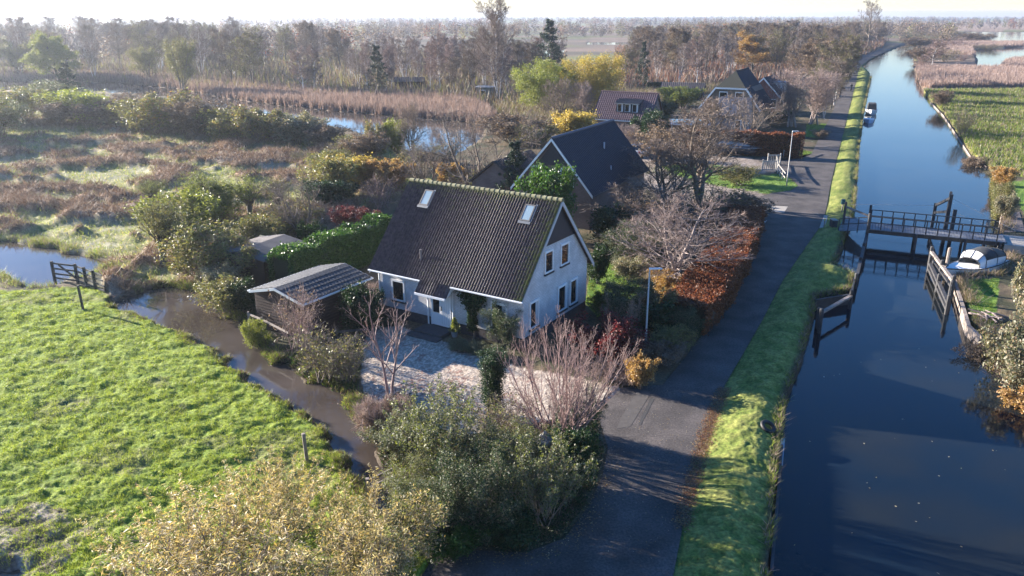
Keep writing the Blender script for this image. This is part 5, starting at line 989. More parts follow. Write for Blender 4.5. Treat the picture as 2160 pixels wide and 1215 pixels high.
p = at(1775, 452); t = thing('green_postbox', 'small dark green box on a post where bridge path and verge meet', 'post box', p); MB().box((-.04, -.04, 0), (.04, .04, .75)).build('pole', wood_g, t); MB().box((-.16, -.12, .7), (.16, .12, 1.15)).build('box', plain('box_green', (.02, .09, .09), .5), t, bevel=.04)
p = at(1738, 480); t = thing('yellow_marker', 'thin yellow-topped marker post at the bridge path', 'post', p); MB().box((-.03, -.03, 0), (.03, .03, .55)).build('pole', wood_g, t); MB().box((-.035, -.035, .553), (.035, .035, .75)).build('cap', plain('yellow', (.6, .5, .05), .5), t)
p = at(1757, 482); t = thing('bridge_bollard', 'low dark block at the road end of the footbridge', 'bollard', p); MB().box((-.2, -.35, 0), (.2, .35, .6)).build('block', wood_d, t, bevel=.03); MB().box((-.22, -.37, .603), (.22, .37, .64)).build('cap', MATS['concrete'], t)

# boats
def hull(L, B, h, m, t, ds=.35, n=26, flare=.75):
    V = []; k = 9
    for i in range(n+1):
        s = i/n; b = B/2*(.82+.18*math.sin(min(1, s/.4)*PI/2))*(1-max(0, (s-.45)/.55)**2.3); sheer = h*(1+.35*max(0, (s-.4)/.6)**2); keel = -ds*(1-max(0, (s-.7)/.3)**2)
        for j in range(k):
            a = (j/(k-1))*2-1; w_ = math.copysign(abs(math.sin(a*PI/2))**.7, a)*b; z = keel+(sheer-keel)*abs(a)**1.8; V.append((s*L-L/2+(.12*L*max(0, (s-.8)/.2)**2*abs(a)**2 if s > .8 else 0)*.4, w_, z))
    F = [[i*k+j, i*k+j+1, (i+1)*k+j+1, (i+1)*k+j] for i in range(n) for j in range(k-1)]; mb = MB().raw(V, [np.array(F)]); mb.raw([V[j] for j in range(k)], [np.arange(k)]); ho = mb.build('hull', m, t, True)
    top = lambda i, sgn: np.array(V[i*k+(k-1 if sgn > 0 else 0)])
    return ho, top, n
bw = mat('boat_white', [(.66, .65, .63), (.78, .77, .75)], .3, 3); canv = mat('boat_canvas', [(.022, .024, .028), (.04, .042, .047)], .8, 6, .4, 14); vinyl = mat('clear_vinyl_panel', [(.55, .54, .56), (.66, .65, .66)], .25, 3); rubber = plain('black_rubber', (.015, .015, .017), .6)
def boat(lb, stern, bow, B, h, hm, kind, z=-.5):
    a = np.array(stern); b = np.array(bow); L = float(np.linalg.norm(b-a)); d = (b-a)/L; c = (a+b)/2; t = thing('boat', lb, 'boat', (c[0], c[1], z), math.atan2(d[1], d[0]))
    ho, top, n = hull(L, B, h, hm, t); dk = MB(); rb = MB()
    i0 = int(n*.52) if kind == 'canopy' else int(n*.6)
    P = [top(i, 1) for i in range(i0, n+1)]; Q = [top(i, -1) for i in range(i0, n+1)]
    for i in range(len(P)-1): dk.raw([P[i], P[i+1], Q[i+1], Q[i], (P[i]+Q[i])/2+[0, 0, .1], (P[i+1]+Q[i+1])/2+[0, 0, .1*(1-(i+1)/len(P))]], [np.array([[0, 1, 5, 4], [4, 5, 2, 3]])])
    dk.build('deck', bw if kind != 'open' else hm, t, True)
    for sg in (1, -1): rb.tube([top(i, sg)+[0, 0, .01] for i in range(0, n+1)], .04, 6)
    rb.build('rubbing_strake', rubber if kind == 'canopy' else bw, t, True)
    for sg in (1, -1):
        gu = MB()
        for i in range(0, i0): p0, p1 = top(i, sg), top(i+1, sg); w0 = np.array([0, -sg*.22, 0]); gu.raw([p0, p1, p1+w0, p0+w0, p0-[0, 0, .3], p1-[0, 0, .3], p1+w0-[0, 0, .3], p0+w0-[0, 0, .3]], [np.array([[4,5,6,7],[3,2,6,7],[0,1,2,3]])])
        gu.build('gunwale', bw, t)
    if kind == 'canopy':
        H_ = .95; st = [(-L*.42, .8, .85), (-L*.2, 1.1, 1.0), (L*.02, 1.1, 1.0), (L*.09, .6, .8)]; prof = []
        for x, hh, ww in st:
            bb = B/2*.86*ww if x < .1*L else B/2*.8; zz = h*.98; prof.append([(x, math.cos(u)*bb*(.9+.1*abs(math.cos(u))), zz+hh*H_*math.sin(u)**.5) for u in np.linspace(.0, PI, 13)])
        V = [p for pr in prof for p in pr]; k = 13; F = [[i*k+j, i*k+j+1, (i+1)*k+j+1, (i+1)*k+j] for i in range(2) for j in range(1, k-2)]; mb = MB().raw(V, [np.array(F)])
        cp = mb.build('canopy', canv, t, True); so = cp.modifiers.new('s', 'SOLIDIFY'); so.thickness = .03
        F = [[i*k+j, i*k+j+1, (i+1)*k+j+1, (i+1)*k+j] for i in range(2) for j in (0, 11)]+[[2*k+j, 2*k+j+1, 3*k+j+1, 3*k+j] for j in range(k-1)]+[[j, j+1, k+j+1, k+j] for j in range(0)]
        MB().raw(V, [np.array(F)]).raw(prof[0], [np.arange(13)]).build('windscreen', vinyl, t, True)
        fr = MB()
        for pr in prof[:3]: fr.tube([(p[0], p[1]*1.01, p[2]+.012) for p in pr], .022, 5)
        for j in (0, 3, 6, 9, 12): fr.tube([tuple(np.array(prof[2][j])*(1, 1.01, 1)+[0, 0, .015]), tuple(np.array(prof[3][j])*(1, 1.01, 1)+[0.01, 0, .015])], .025, 5)
        fr.tube([(p[0]+.01, p[1]*1.01, p[2]+.012) for p in prof[3]], .03, 5)
        for sg in (0, 12): fr.tube([tuple(np.array(prof[i][sg])*(1, 1.02, 1)) for i in range(4)], .02, 5)
        fr.build('canopy_frame', canv, t)
        cl = MB()
        for sg in (1, -1): cl.tube([(L*.36, sg*.18, h*1.25), (L*.38, 0, h*1.3)], .02, 5)
        cl.build('cleat', steel, t)
    if kind == 'cuddy':
        MB().prism([(0, -B*.42, h), (0, B*.42, h), (0, B*.36, h+1.15), (0, -B*.36, h+1.15)], (-L*.4, 0, 0), (L*.12, 0, 0)).build('canopy', canv, t, bevel=.15)
        MB().box((-L*.395, -B*.3, h+.2), (L*.1, -B*.29-.16, h+.9)).build('side_panel', mat('brown_canvas', [(.16, .11, .06), (.22, .16, .09)], .7), t)
    if kind == 'open':
        MB().box((-L*.3, -B*.36, h-.12), (-L*.12, B*.36, h-.06)).build('seat', bw, t); MB().box((L*.02, -B*.36, h-.12), (L*.14, B*.36, h-.06)).build('seat', bw, t)
        MB().raw([(L*.1, -B*.4, h+.02), (L*.1, B*.4, h+.02), (-L*.35, B*.36, h+.02), (-L*.35, -B*.36, h+.02), (-.1*L, 0, h+.22)], [np.array([[0,1,4],[1,2,4],[2,3,4],[3,0,4]])]).build('cover', mat('white_tarpaulin', [(.6, .6, .62), (.75, .75, .76)], .7), t)
    MB().box((-L/2-.16, -.16, -.3), (-L/2-.002, .16, h+.15)).build('outboard', rubber, t, bevel=.04)
    return t
CD = nrm(np.array([16., 38.]))
boat('white motor boat with black canopy moored between bridge and small lawn', G(2103, 556, -.2)[:2], G(1997, 578, .1)[:2], 2.1, .75, bw, 'canopy')
boat('grey cabin boat with brown canvas sides moored on the far verge', G(1837, 240, -.5)[:2]+CD*2.6, G(1837, 240, -.5)[:2]-CD*2.6, 2.0, .7, mat('boat_grey', [(.35, .37, .4), (.5, .52, .55)], .4), 'cuddy')
boat('small blue-white open boat in front of the grey cabin boat', G(1832, 258, -.5)[:2]+CD*1.7, G(1832, 258, -.5)[:2]-CD*1.7, 1.6, .5, mat('boat_blue', [(.3, .42, .6), (.4, .5, .68)], .35), 'open')
p = G(1565, 327); t = thing('covered_boat', 'long boat under a grey tarpaulin stored before the copper hedge', 'boat', (p[0], p[1], .35), R(178)); ho, top, n = hull(7.6, 2.3, .9, plain('dark_hull', (.03, .035, .05), .4), t, .3)
pr = [top(i, 1) for i in range(n+1)]; ps = [top(i, -1) for i in range(n+1)]; V_ = []; 
for i in range(n+1): V_ += [pr[i]+[0, .06, -.25], (pr[i]+ps[i])/2+[0, 0, .55*(1-max(0, (i/n-.75)/.25)**2)], ps[i]+[0, -.06, -.25]]
MB().raw(V_, [np.array([[i*3+j, i*3+j+1, (i+1)*3+j+1, (i+1)*3+j] for i in range(n) for j in (0, 1)])]).build('tarpaulin', mat('grey_tarpaulin', [(.28, .27, .27), (.36, .35, .35)], .7, 2), t); MB().box((-2.5, -.6, -.35), (-2.2, .6, -.25)).box((1.8, -.6, -.35), (2.1, .6, -.25)).build('trestle', wood_d, t)

# parked car
def car(lb, px, py, rz):
    p = G(px, py); t = thing('parked_car', lb, 'car', (p[0], p[1], .0), rz); paint = mat('silver_paint', [(.55, .57, .6), (.62, .64, .67)], .25, 2, metal=.3)
    pf = [(-2.2, .35), (-2.25, .75), (-2.1, 1.0), (-1.35, 1.05), (1.0, 1.0), (1.95, .85), (2.2, .65), (2.2, .35)]
    MB().prism([(x, -.87, z) for x, z in pf], (0, 0, 0), (0, 1.74, 0)).build('body', paint, t, bevel=.06)
    rf = [(-2.05, 1.0), (-1.75, 1.5), (-.2, 1.56), (.45, 1.45), (1.15, 1.0)]; MB().prism([(x, -.76, z) for x, z in rf], (0, 0, 0), (0, 1.52, 0)).build('cabin', glass, t, bevel=.04)
    MB().prism([(x, -.74, z+.03) for x, z in ((-1.72, 1.46), (-.2, 1.54), (.35, 1.45), (-.2, 1.585), (-1.7, 1.53))][:3]+[(.35, -.74, 1.5), (-.2, -.74, 1.6), (-1.72, -.74, 1.55)], (0, 0, 0), (0, 1.48, 0)).build('car_roof', paint, t)
    for x in (-1.35, 1.35):
        for y in (-.88, .7):
            w_ = MB().tube([(x, y, .32), (x, y+.18, .32)], .32, 16).build('wheel', rubber, t); MB().tube([(x, y-.005, .32), (x, y+.185, .32)], .19, 10).build('rim', steel, w_)
    for y in (-.75, .5): MB().box((2.17, y, .62), (2.215, y+.25, .76)).build('headlight', plain('lamp_glass', (.7, .72, .75), .2), t); MB().box((-2.265, y, .72), (-2.22, y+.25, .95)).build('tail_light', plain('red_lamp', (.35, .02, .02), .3), t)
    MB().box((-2.27, -.26, .5), (-2.235, .26, .62)).build('number_plate', plain('yellow_plate', (.7, .5, .03), .5), t); return t
car('silver estate car parked behind the bare weeping tree', 1350, 329, R(63))

# gates and fences
def slat_gate(lb, a, b, h, n, m, rails=2, nm='gate'):
    a = np.array(a); b = np.array(b)-a; L = float(np.linalg.norm(b)); t = thing(nm, lb, 'gate', (a[0], a[1], 0), math.atan2(b[1], b[0]))
    for x in (0, L): MB().box((x-.06, -.06, -.1), (x+.06, .06, h+.15)).build('post', m, t)
    f = MB(); f.box((.065, -.03, h-.1), (L-.065, .03, h)); f.box((.065, -.03, .12), (L-.065, .03, .22)); f.build('rail', m, t); g = MB()
    for i in range(n): x = .1+(L-.2)*(i+.5)/n; g.box((x-.04, -.045, .05), (x+.04, -.032, h+.02))
    g.build('slats', m, t); return t
slat_gate('open pale slatted gate leaf nearer to the grass island', G(1608, 361)[:2], G(1636, 361)[:2], 1.15, 6, wood_w); slat_gate('open pale slatted gate leaf behind the nearer one', G(1619, 347)[:2], G(1645, 347)[:2], 1.15, 6, wood_w)
def rail_fence(lb, pts, h, rails, m, cat='fence', nm='rail_fence', thick=.09, posts=None, zb=-.3, spacing=2.):
    P = np.array(pts); t = thing(nm, lb, cat, (P[0, 0], P[0, 1], 0)); P = P-P[0]
    for a, b in zip(P[:-1], P[1:]):
        k = max(1, int(round(np.linalg.norm(b-a)/spacing)))
        for i in range(k+1 if b is P[-1] else k):
            p = a+(b-a)*i/k; MB().box((p[0]-thick/2, p[1]-thick/2, zb), (p[0]+thick/2, p[1]+thick/2, h+.08)).build('post', m, t)
        for z in rails: MB().bar((*a, z), (*b, z), .045, .11).build('rail', m, t)
    return t
rail_fence('pale railing beside the white gates running to the street lamp', [G(1637, 347)[:2], G(1640, 365)[:2], G(1655, 385)[:2]], 1.0, (.95, .5), wood_w, thick=.08)
rail_fence('thin wire railing before the copper hedge by the road', [G(1652, 333)[:2], G(1684, 322)[:2]], .9, (.85,), steel, thick=.05)
rail_fence('thin pale handrail of the water step at the timber shed', [G(528, 700, .0)[:2], G(556, 712)[:2], G(612, 742)[:2]], 1.1, (1.05,), wood_g, thick=.1, zb=-1.5); rail_fence('low dark railing between shed shrubs and gravel drive', [G(712, 730)[:2], G(778, 724)[:2]], .85, (.8, .45), wood_d)
rail_fence('dark low bench-like railing in front of the evergreen by the shed', [G(700, 742)[:2], G(772, 738)[:2]], .5, (.48,), wood_d)
t = rail_fence('old timber field gate and fence between the pond and the ditch', [G(116, 592)[:2], G(165, 598)[:2], G(222, 620)[:2]], 1.25, (1.2, .85, .5, .2), wood_d, 'fence', 'field_gate', .14, spacing=1.3)
a, b = G(130, 594)[:2], G(172, 600)[:2]; o_ = G(116, 592)[:2]; MB().bar((*(a-o_), 1.15), (*(b-o_), .15), .05, .12).build('brace', wood_d, t)
rail_fence('small weathered water gate between the thicket and the straw willows', [G(778, 1062)[:2], G(830, 1035)[:2]], .95, (.9, .6, .3), wood_g, 'fence', 'water_gate', .13, zb=-1.2, spacing=1.4)
for (px, py, ty, lb, m_) in ((648, 975, 914, 'lone weathered post at the edge of the field beside the ditch', wood_g), (176, 655, 602, 'dark post at the ditch end of the field gate', wood_d)):
    p, h = HT(px, py, ty); t = thing('field_post', lb, 'post', (p[0], p[1], -.05), .4); MB().box((-.065, -.065, -.2), (.065, .065, h+.05)).build('pole', m_, t, bevel=.01); t.rotation_euler[1] = -.03
# stone lantern in the thicket
p = at(1148, 1010); t = thing('stone_lantern', 'weathered stone lantern half hidden in the corner thicket', 'lantern', p)
st = mat('weathered_stone', [(.3, .29, .28), (.5, .48, .46)], .9, 6, .5, 20); MB().tube([(0, 0, 0), (0, 0, .15), (0, 0, .16), (0, 0, 1.2), (0, 0, 1.25)], [.28, .25, .13, .12, .2], 8).build('base', st, t); MB().box((-.2, -.2, 1.26), (.2, .2, 1.6)).build('lamp_box', st, t, bevel=.02); MB().tube([(0, 0, 1.6), (0, 0, 1.68), (0, 0, 1.9), (0, 0, 2.0)], [.38, .36, .1, .04], 6).build('cap', st, t)
# boulders by the second drive, logs, flotsam
for i, (px, py) in enumerate(((1622, 447), (1620, 438), (1614, 453), (1609, 459), (1603, 470), (1596, 480))):
    p = G(px, py); t = bmesh.new(); bmesh.ops.create_icosphere(t, subdivisions=2, radius=.22+.06*(i % 3)); r_ = random.Random(i)
    for v in t.verts: v.co *= r_.uniform(.82, 1.12); v.co.z *= .65
    me = bpy.data.meshes.new('boulder'); t.to_mesh(me); t.free(); me.materials.append(mat('dark_boulder', [(.03, .03, .035), (.08, .08, .085)], .8, 6)); tag(ob('boulder', me), 'dark boulder in the row on the pale stones by the brick house drive', 'boulder', 'boulders by the drive').location = (p[0], p[1], .12)
p = G(2080, 672); t = thing('log_pile', 'heap of bare crooked branches on the small lawn', 'branches', (p[0], p[1], gz(p[0], p[1]))); r_ = np.random.default_rng(5)
for i in range(9):
    a = r_.uniform(0, 6.28); o_ = r_.normal(size=2)*.35; MB().tube([(o_[0]-math.cos(a)*.7, o_[1]-math.sin(a)*.7, .06), (o_[0], o_[1], .22), (o_[0]+math.cos(a)*.6, o_[1]+math.sin(a)*.6, .12+.1*(i % 3))], [.06, .05, .03], 6).build('branch', bark_pale, t)
# cyclist far down the road
def person(T, sitting=True):
    J = dict(pel=(0, 0, .98), ch=(.18, 0, 1.38), nk=(.22, 0, 1.5), hd=(.26, 0, 1.62), ht=(.25, 0, 1.74), sl=(.2, .19, 1.42), el=(.38, .22, 1.2), hl=(.58, .22, 1.06), sr=(.2, -.19, 1.42), er=(.38, -.22, 1.2), hr=(.58, -.22, 1.06), kl=(.38, .1, .8), al=(.24, .1, .42), fl=(.36, .1, .38), kr=(.3, -.1, .6), ar=(.1, -.1, .2), fr=(.22, -.1, .16))
    E = [('pel','ch'),('ch','nk'),('nk','hd'),('hd','ht'),('ch','sl'),('sl','el'),('el','hl'),('ch','sr'),('sr','er'),('er','hr'),('pel','kl'),('kl','al'),('al','fl'),('pel','kr'),('kr','ar'),('ar','fr')]
    rd = dict(pel=.16, ch=.17, nk=.06, hd=.1, ht=.08, sl=.07, sr=.07, el=.05, er=.05, hl=.035, hr=.035, kl=.075, kr=.075, al=.05, ar=.05, fl=.04, fr=.04)
    ks = list(J); me = bpy.data.meshes.new('person'); me.from_pydata([J[k] for k in ks], [(ks.index(a), ks.index(b)) for a, b in E], []); o = ob('body', me, T); sk = o.modifiers.new('s', 'SKIN'); o.modifiers.new('u', 'SUBSURF').levels = 1
    for i, k in enumerate(ks): me.skin_vertices[0].data[i].radius = (rd[k], rd[k])
    me.skin_vertices[0].data[0].use_root = True; me.materials.append(plain('dark_clothes', (.02, .022, .03), .8)); return o
p = G(1795, 193); hdg = R(245); t = thing('person', 'person in dark clothes riding a bicycle on the far road', 'person', (p[0], p[1], .02), hdg); person(t); MB().tube([(.25, 0, 1.6), (.25, 0, 1.78)], [.1, .06], 8).build('hair', plain('hair', (.12, .08, .05), .8), t)
t2 = thing('bicycle', 'bicycle ridden by the person on the far road', 'bicycle', (p[0], p[1], .02), hdg)
for x in (-.45, .62):
    a = np.linspace(0, 2*PI, 21); MB().tube([(x+.34*math.cos(u), 0, .36+.34*math.sin(u)) for u in a], .022, 5, False).build('wheel', rubber, t2)
MB().bar((-.45, 0, .36), (.05, 0, .3), .03).bar((.05, 0, .3), (-.1, 0, .85), .03).bar((.05, 0, .3), (.45, 0, .85), .03).bar((-.1, 0, .75), (.42, 0, .85), .03).bar((.62, 0, .36), (.42, 0, 1.0), .03).build('bike_frame', wood_d, t2); MB().box((-.22, -.07, .85), (.05, .07, .9)).build('saddle', rubber, t2); MB().bar((.42, -.26, 1.02), (.42, .26, 1.02), .03).build('handlebar', steel, t2)
# tall thin mast on the horizon
p = G(1173, 36.5); t = thing('radio_mast', 'thin radio mast on the hazy horizon', 'mast', (p[0]*.5, p[1]*.5, 0)); MB().tube([(0, 0, 0), (0, 0, 26)], [.6, .3], 5).build('pole', steel, t)

# ------------------------------------------------------------------ ground cover nobody could count
def area(poly): x, y = poly[:, 0], poly[:, 1]; return .5*abs(np.dot(x, np.roll(y, 1))-np.dot(y, np.roll(x, 1)))
def cover(name, polys, n, hgt_, wid, mats, seed, label=None, clump=0., lean=.35, rmax=400, avoid=True, mask=None, pw=1.3, dist_w=True):
    rng = np.random.default_rng(seed); XY = []
    for P in polys:
        m_ = int(n*5); x = rng.uniform(P[:, 0].min(), P[:, 0].max(), m_); y = rng.uniform(P[:, 1].min(), P[:, 1].max(), m_)
        r = np.hypot(x, y); k = (r < rmax) & (np.abs(x) < y*.78+6) & (y > 14) & (rng.random(m_) < np.minimum(1, (28/r)**pw if pw else 1)); x, y = x[k], y[k]; k = inpoly(x, y, P); XY.append(np.stack([x[k], y[k]], -1))
    XY = np.vstack(XY)
    if len(XY) > n*1.25: XY = XY[rng.permutation(len(XY))[:int(n*1.25)]]
    if mask: XY = XY[mask(XY[:, 0], XY[:, 1])]
    if avoid: k = (road_d(XY[:, 0], XY[:, 1]) > .15); XY = XY[k]; h = ground(XY[:, 0], XY[:, 1]); k = h > -.2; XY = XY[k]; h = h[k]
    else: h = ground(XY[:, 0], XY[:, 1]); k = h > -.9; XY = XY[k]; h = h[k]
    if len(XY) > n: k = rng.permutation(len(XY))[:n]; XY = XY[k]; h = h[k]
    m_ = len(XY); r = np.hypot(XY[:, 0], XY[:, 1]); sc = np.maximum(1, (r/35))**.5
    H_ = rng.uniform(*hgt_, m_)*(.35+1.3*fbm(XY[:, 0]*2.2, XY[:, 1]*2.2, 77, 2)**1.5); a = rng.random(m_)*6.28; e = np.stack([np.cos(a), np.sin(a), 0*a], -1)*(wid*sc)[:, None]/2; d = np.stack([rng.normal(size=m_)*lean, rng.normal(size=m_)*lean, np.ones(m_)], -1)*H_[:, None]
    P = np.stack([XY[:, 0], XY[:, 1], h-.02], -1); V = np.stack([P-e, P+e, P+d], 1).reshape(-1, 3); me = mesh(name, V, [np.arange(3*m_).reshape(-1, 3)], False, [LF[k] for k in mats], rng.integers(0, len(mats), m_))
    return tag(ob(name, me), label, None, None, 'stuff')
cover('grass', [MEADOW], 360000, (.05, .14), .02, ['grass', 'grass', 'grass', 'grass', 'grass', 'lime'], 80, 'short tufty grass of the sunlit field', lean=.6)
cover('verge_grass', [VERGE], 320000, (.07, .22), .02, ['verge'], 81, 'rough grass on the canal verge', lean=.55, pw=1.0)
cover('ditch_fringe', [np.vstack([DITCH])], 1, (.1, .2), .02, ['straw'], 82) if 0 else None
def ring(P, d):     # band round a water outline
    c = P.mean(0); v = P-c; return np.vstack([P+nrm(v)*d, (P-nrm(v)*.1)[::-1]])
bank = MEADOW.copy()
rng = np.random.default_rng(90)
def fringe(name, line, n, wd, hgt_, mats, seed, label):
    rng = np.random.default_rng(seed); P = line; seg = np.linalg.norm(P[1:]-P[:-1], axis=1); cum = np.concatenate([[0], np.cumsum(seg)]); s_ = rng.random(n)*cum[-1]; i = np.minimum(np.searchsorted(cum, s_, side='right')-1, len(seg)-1)
    d = (P[i+1]-P[i])/seg[i][:, None]; c = P[i]+d*(s_-cum[i])[:, None]; nn_ = np.stack([-d[:, 1], d[:, 0]], -1); XY = c+nn_*(rng.normal(size=(n, 1))*wd); h = ground(XY[:, 0], XY[:, 1]); k = (h > -.3) & (road_d(XY[:, 0], XY[:, 1]) > .1) & (fbm(XY[:, 0]*.8, XY[:, 1]*.8, seed, 2) > .4); XY = XY[k]; h = h[k]; m_ = len(XY)
    H_ = rng.uniform(*hgt_, m_); a = rng.random(m_)*6.28; e = np.stack([np.cos(a), np.sin(a), 0*a], -1)*.014; dd = np.stack([rng.normal(size=m_)*.6, rng.normal(size=m_)*.6, np.ones(m_)], -1)*H_[:, None]; Pp = np.stack([XY[:, 0], XY[:, 1], h-.02], -1)
    V = np.stack([Pp-e, Pp+e, Pp+dd], 1).reshape(-1, 3); return tag(ob(name, mesh(name, V, [np.arange(3*m_).reshape(-1, 3)], False, [LF[k] for k in mats], rng.integers(0, len(mats), m_))), label, None, None, 'stuff')
fringe('bank_weeds', DITCH[:20], 30000, .3, (.06, .22), ['grass', 'brown', 'bramble', 'grass'], 91, 'ragged weeds along the field side of the ditch')
fringe('bank_weeds', DITCH[20:], 25000, .35, (.1, .35), ['grass', 'olive', 'brown', 'green'], 92, 'weeds along the garden side of the ditch')
fringe('bank_weeds', POND, 25000, .6, (.1, .5), ['grass', 'reed', 'lime'], 93, 'weeds round the pond')
fringe('bank_weeds', CANAL[2:24], 60000, .16, (.1, .35), ['grass', 'olive', 'reed'], 94, 'weeds hanging over the verge side of the canal')
fringe('bank_weeds', CANAL[-14:], 40000, .4, (.15, .6), ['brown', 'olive', 'reed'], 95, 'weeds on the right canal bank')
n3f = lambda x, y: fbm(x*.22, y*.3, 3, 4)+(fbm(x*.55, y*.55, 2, 3)-.5)*.3
cover('marsh_plants', [MARSH], 330000, (.12, .4), .03, ['lime', 'grass', 'lime', 'straw', 'lime'], 83, 'mixed marsh grass and herbs', lean=.5, pw=.8, mask=lambda x, y: n3f(x, y) < .57)
cover('brambles', [MARSH], 650000, (.25, .75), .04, ['bramble', 'bramble', 'bramble', 'brown'], 84, 'brown bramble mats on the marsh', lean=.9, pw=.8, mask=lambda x, y: n3f(x, y) > .525)
cover('garden_litter', [GP([(745,840),(775,845),(830,872),(870,900),(960,925),(1080,910),(1190,885),(1262,872),(1280,905),(1275,1050),(1180,1140),(930,1160),(860,1100),(800,960)]), GP([(560,760),(700,730),(770,700),(760,790),(740,850),(640,790)])], 110000, (.04, .16), .04, ['brown', 'dark', 'green'], 85, 'leaf litter and low herbs under the corner thicket', lean=.9)
cover('undergrowth', [GP([(-250,180),(0,178),(400,192),(720,210),(1100,225),(1220,190),(1220,140),(1000,120),(720,110),(-250,105)])], 190000, (.6, 3.2), .1, ['twigdark', 'brown', 'twig', 'olive'], 86, 'dense undergrowth in the wood beyond the lake', lean=.3, pw=0, rmax=500)
cover('undergrowth', [GP([(1290,200),(1500,180),(1640,170),(1700,155),(1780,152),(1800,128),(1860,100),(1870,86),(1700,84),(1500,92),(1300,105)])], 150000, (.6, 3.2), .1, ['twigdark', 'brown', 'twig', 'copper'], 87, 'dense undergrowth in the wood behind the houses', lean=.3, pw=0, rmax=600)
cover('undergrowth', [GP([(1050,270),(1250,265),(1260,250),(1480,200),(1600,190),(1600,180),(1200,190),(1040,225)])], 60000, (.3, 1.6), .06, ['brown', 'olive', 'twig'], 88, 'rough growth around the gardens behind', lean=.5, pw=0)
cover('reeds', [REEDL], 230000, (1.0, 1.9), .06, ['reed'], 96, 'band of dry reeds along the lake', lean=.12, pw=0)
cover('reeds', REEDR, 420000, (1.2, 2.1), .06, ['reed'], 97, 'dry reed belts in the marsh right of the canal', lean=.12, pw=0, rmax=900)
cover('marsh_grass', [MARSHR], 200000, (.25, .7), .05, ['lime', 'grass', 'green', 'reed'], 98, 'tall green marsh grass right of the canal', lean=.3, pw=.5)
cover('lawn_grass', [LAWNS, LAWNR, ISLAND, ISLAND2, LAWNV, LAWNB], 60000, (.04, .09), .03, ['green', 'grass'], 99, 'short garden grass', lean=.5, pw=.5)
# fallen leaves along the road edge and on the gravel
def litter(name, label, pts, wd, n, mats, sz, seed):
    rng = np.random.default_rng(seed); P = GP(pts); seg = np.linalg.norm(P[1:]-P[:-1], axis=1); cum = np.concatenate([[0], np.cumsum(seg)]); s_ = rng.random(n)*cum[-1]; i = np.minimum(np.searchsorted(cum, s_, side='right')-1, len(seg)-1)
    c = P[i]+(P[i+1]-P[i])*((s_-cum[i])/seg[i])[:, None]+rng.normal(size=(n, 2))*wd; z = np.maximum(ground(c[:, 0], c[:, 1]), .012)+.015+rng.random(n)*.02
    V, F = leaves(rng, np.zeros((n, 3)), sz, .7); V = V.reshape(n, 4, 3)*(1, 1, .3)+np.concatenate([c, z[:, None]], 1)[:, None]; return tag(ob(name, mesh(name, V.reshape(-1, 3), [F], False, [LF[k] for k in mats], rng.integers(0, len(mats), n))), label, None, None, 'stuff')
litter('fallen_leaves', 'russet leaves heaped along the verge side of the road', [(1528, 820), (1508, 865), (1488, 925), (1470, 985), (1455, 1040), (1440, 1110)], .16, 9000, ['copper', 'orange', 'brown'], .07, 101)
litter('fallen_leaves', 'scattered leaves along the thicket side of the road', [(1285, 950), (1278, 1010), (1248, 1070), (1195, 1138), (1110, 1170), (930, 1165)], .35, 1600, ['brown', 'orange', 'straw'], .06, 102)
litter('fallen_leaves', 'leaves on the gravel drive under the two-stemmed tree', [(800, 820), (900, 850), (960, 870), (1000, 820)], 1.1, 1600, ['red', 'copper', 'brown'], .07, 103)
litter('fallen_leaves', 'thin scatter of leaves on the road and driveway mouth', [(1330, 850), (1400, 880), (1420, 980), (1380, 1080), (1350, 1180)], .9, 500, ['straw', 'orange'], .045, 104)
fl_ = np.random.default_rng(105); n = 50; xy = np.array([G(fl_.uniform(1660, 2160), fl_.uniform(640, 1215), WZ)[:2] for _ in range(n)]); xy = xy[sdf(xy[:, 0], xy[:, 1], CANAL) < -.5]; n = len(xy)
V, F = leaves(fl_, np.zeros((n, 3)), .09, .6); V = V.reshape(n, 4, 3)*(1, 1, .1)+np.concatenate([xy, np.full((n, 1), WZ+.012)], 1)[:, None]; tag(ob('floating_leaves', mesh('floating_leaves', V.reshape(-1, 3), [F], False, [LF['straw']])), 'a few pale leaves floating on the near canal', None, None, 'stuff')
litter('floating_leaves', 'a few pale leaves floating on the near canal', [(1760, 860), (1800, 960), (1900, 1050), (1950, 1150)], 2.5, 1, ['straw'], .08, 105) if 0 else None

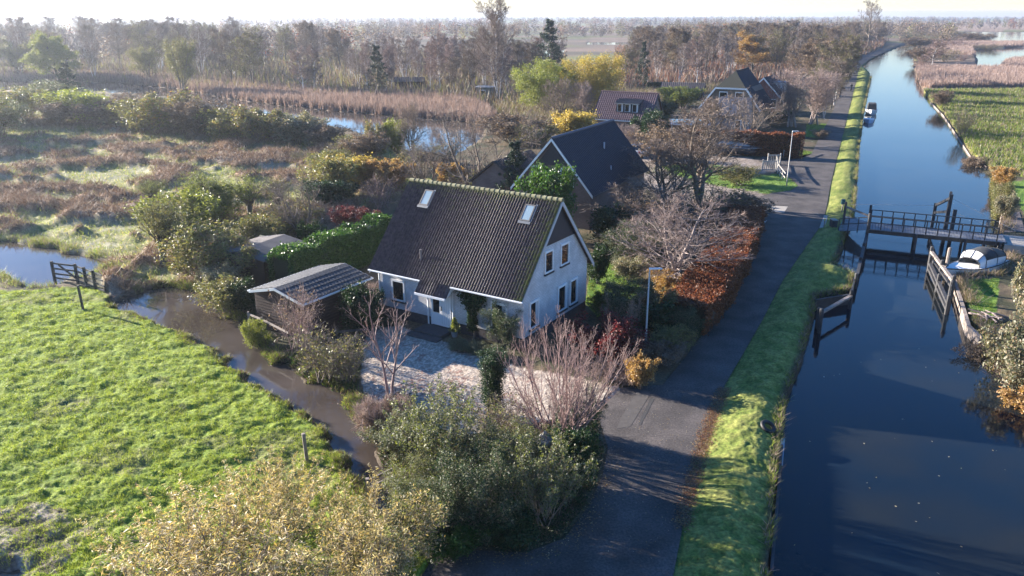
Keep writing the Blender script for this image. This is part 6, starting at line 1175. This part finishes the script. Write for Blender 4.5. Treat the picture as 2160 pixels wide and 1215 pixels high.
# far woods: masses of crowns to the horizon
rng = np.random.default_rng(200); C0 = []; Rd = []
def band(x0, x1, y0, y1, n, h, sx=1.):
    P = [G(rng.uniform(x0, x1), 0)[:1] for _ in range(0)]
    ry = rng.uniform(y0, y1, n); tx = rng.uniform(x0, x1, n)
    X = ry*(tx-1080)/FPX*1.0; return np.stack([X*1.02, ry, rng.uniform(*h, n)], -1)
B_ = np.vstack([band(-900, 3000, 900, 1100, 600, (8, 13)), band(-900, 3000, 1300, 1700, 900, (9, 14)), band(-900, 3000, 2200, 3200, 1300, (9, 15)), band(-900, 1000, 420, 600, 420, (8, 13)), band(760, 1400, 620, 780, 230, (7, 12)), band(1380, 1950, 420, 900, 700, (8, 13)), band(1990, 3000, 700, 800, 160, (7, 11)), band(-900, 760, 300, 420, 300, (9, 13))])
k = sdf(B_[:, 0], B_[:, 1], CANAL) > 12; 
for P in FARW+PONDR: k &= sdf(B_[:, 0], B_[:, 1], P) > 8
B_ = B_[k]; Vs, Fs, mi, o = [], [], [], 0; far_m = ['brown', 'twigdark', 'twig', 'olive', 'copper']
for j in range(len(B_)):
    x, y, h = B_[j]; m_ = 130 if y < 1000 else 70; sz = 1.0 if y < 1000 else 1.9; q_ = rng.normal(size=(m_, 3)); q_ = nrm(q_)*(rng.random((m_, 1))**.4)*(h*.34, h*.34, h*.48)+(x, y, h*.5); q_[:, 2] = np.maximum(q_[:, 2], .3)
    V, F = leaves(rng, q_, sz, .5); Vs.append(V); Fs.append(F+o); o += len(V); mi.append(np.full(m_, rng.choice(5, p=[.3, .34, .2, .1, .06])))
tag(ob('distant_woods', mesh('distant_woods', np.vstack(Vs), [np.vstack(Fs)], False, [LF[k] for k in far_m], np.concatenate(mi))), 'bare woods reaching to the horizon', None, None, 'stuff')

# ------------------------------------------------------------------ haze
hz = MB().box((-6500, -60, -3), (6500, 6500, 34)).build('haze', None); tag(hz, kind='stuff'); hz.display_type = 'WIRE'
m = bpy.data.materials.new('haze_air'); m.use_nodes = True; n = m.node_tree; n.nodes.clear(); out = n.nodes.new('ShaderNodeOutputMaterial'); pv = n.nodes.new('ShaderNodeVolumePrincipled')
pv.inputs['Color'].default_value = (.78, .86, 1, 1); pv.inputs['Density'].default_value = HAZE; pv.inputs['Anisotropy'].default_value = .68
n.links.new(pv.outputs[0], out.inputs['Volume']); hz.data.materials.append(m)
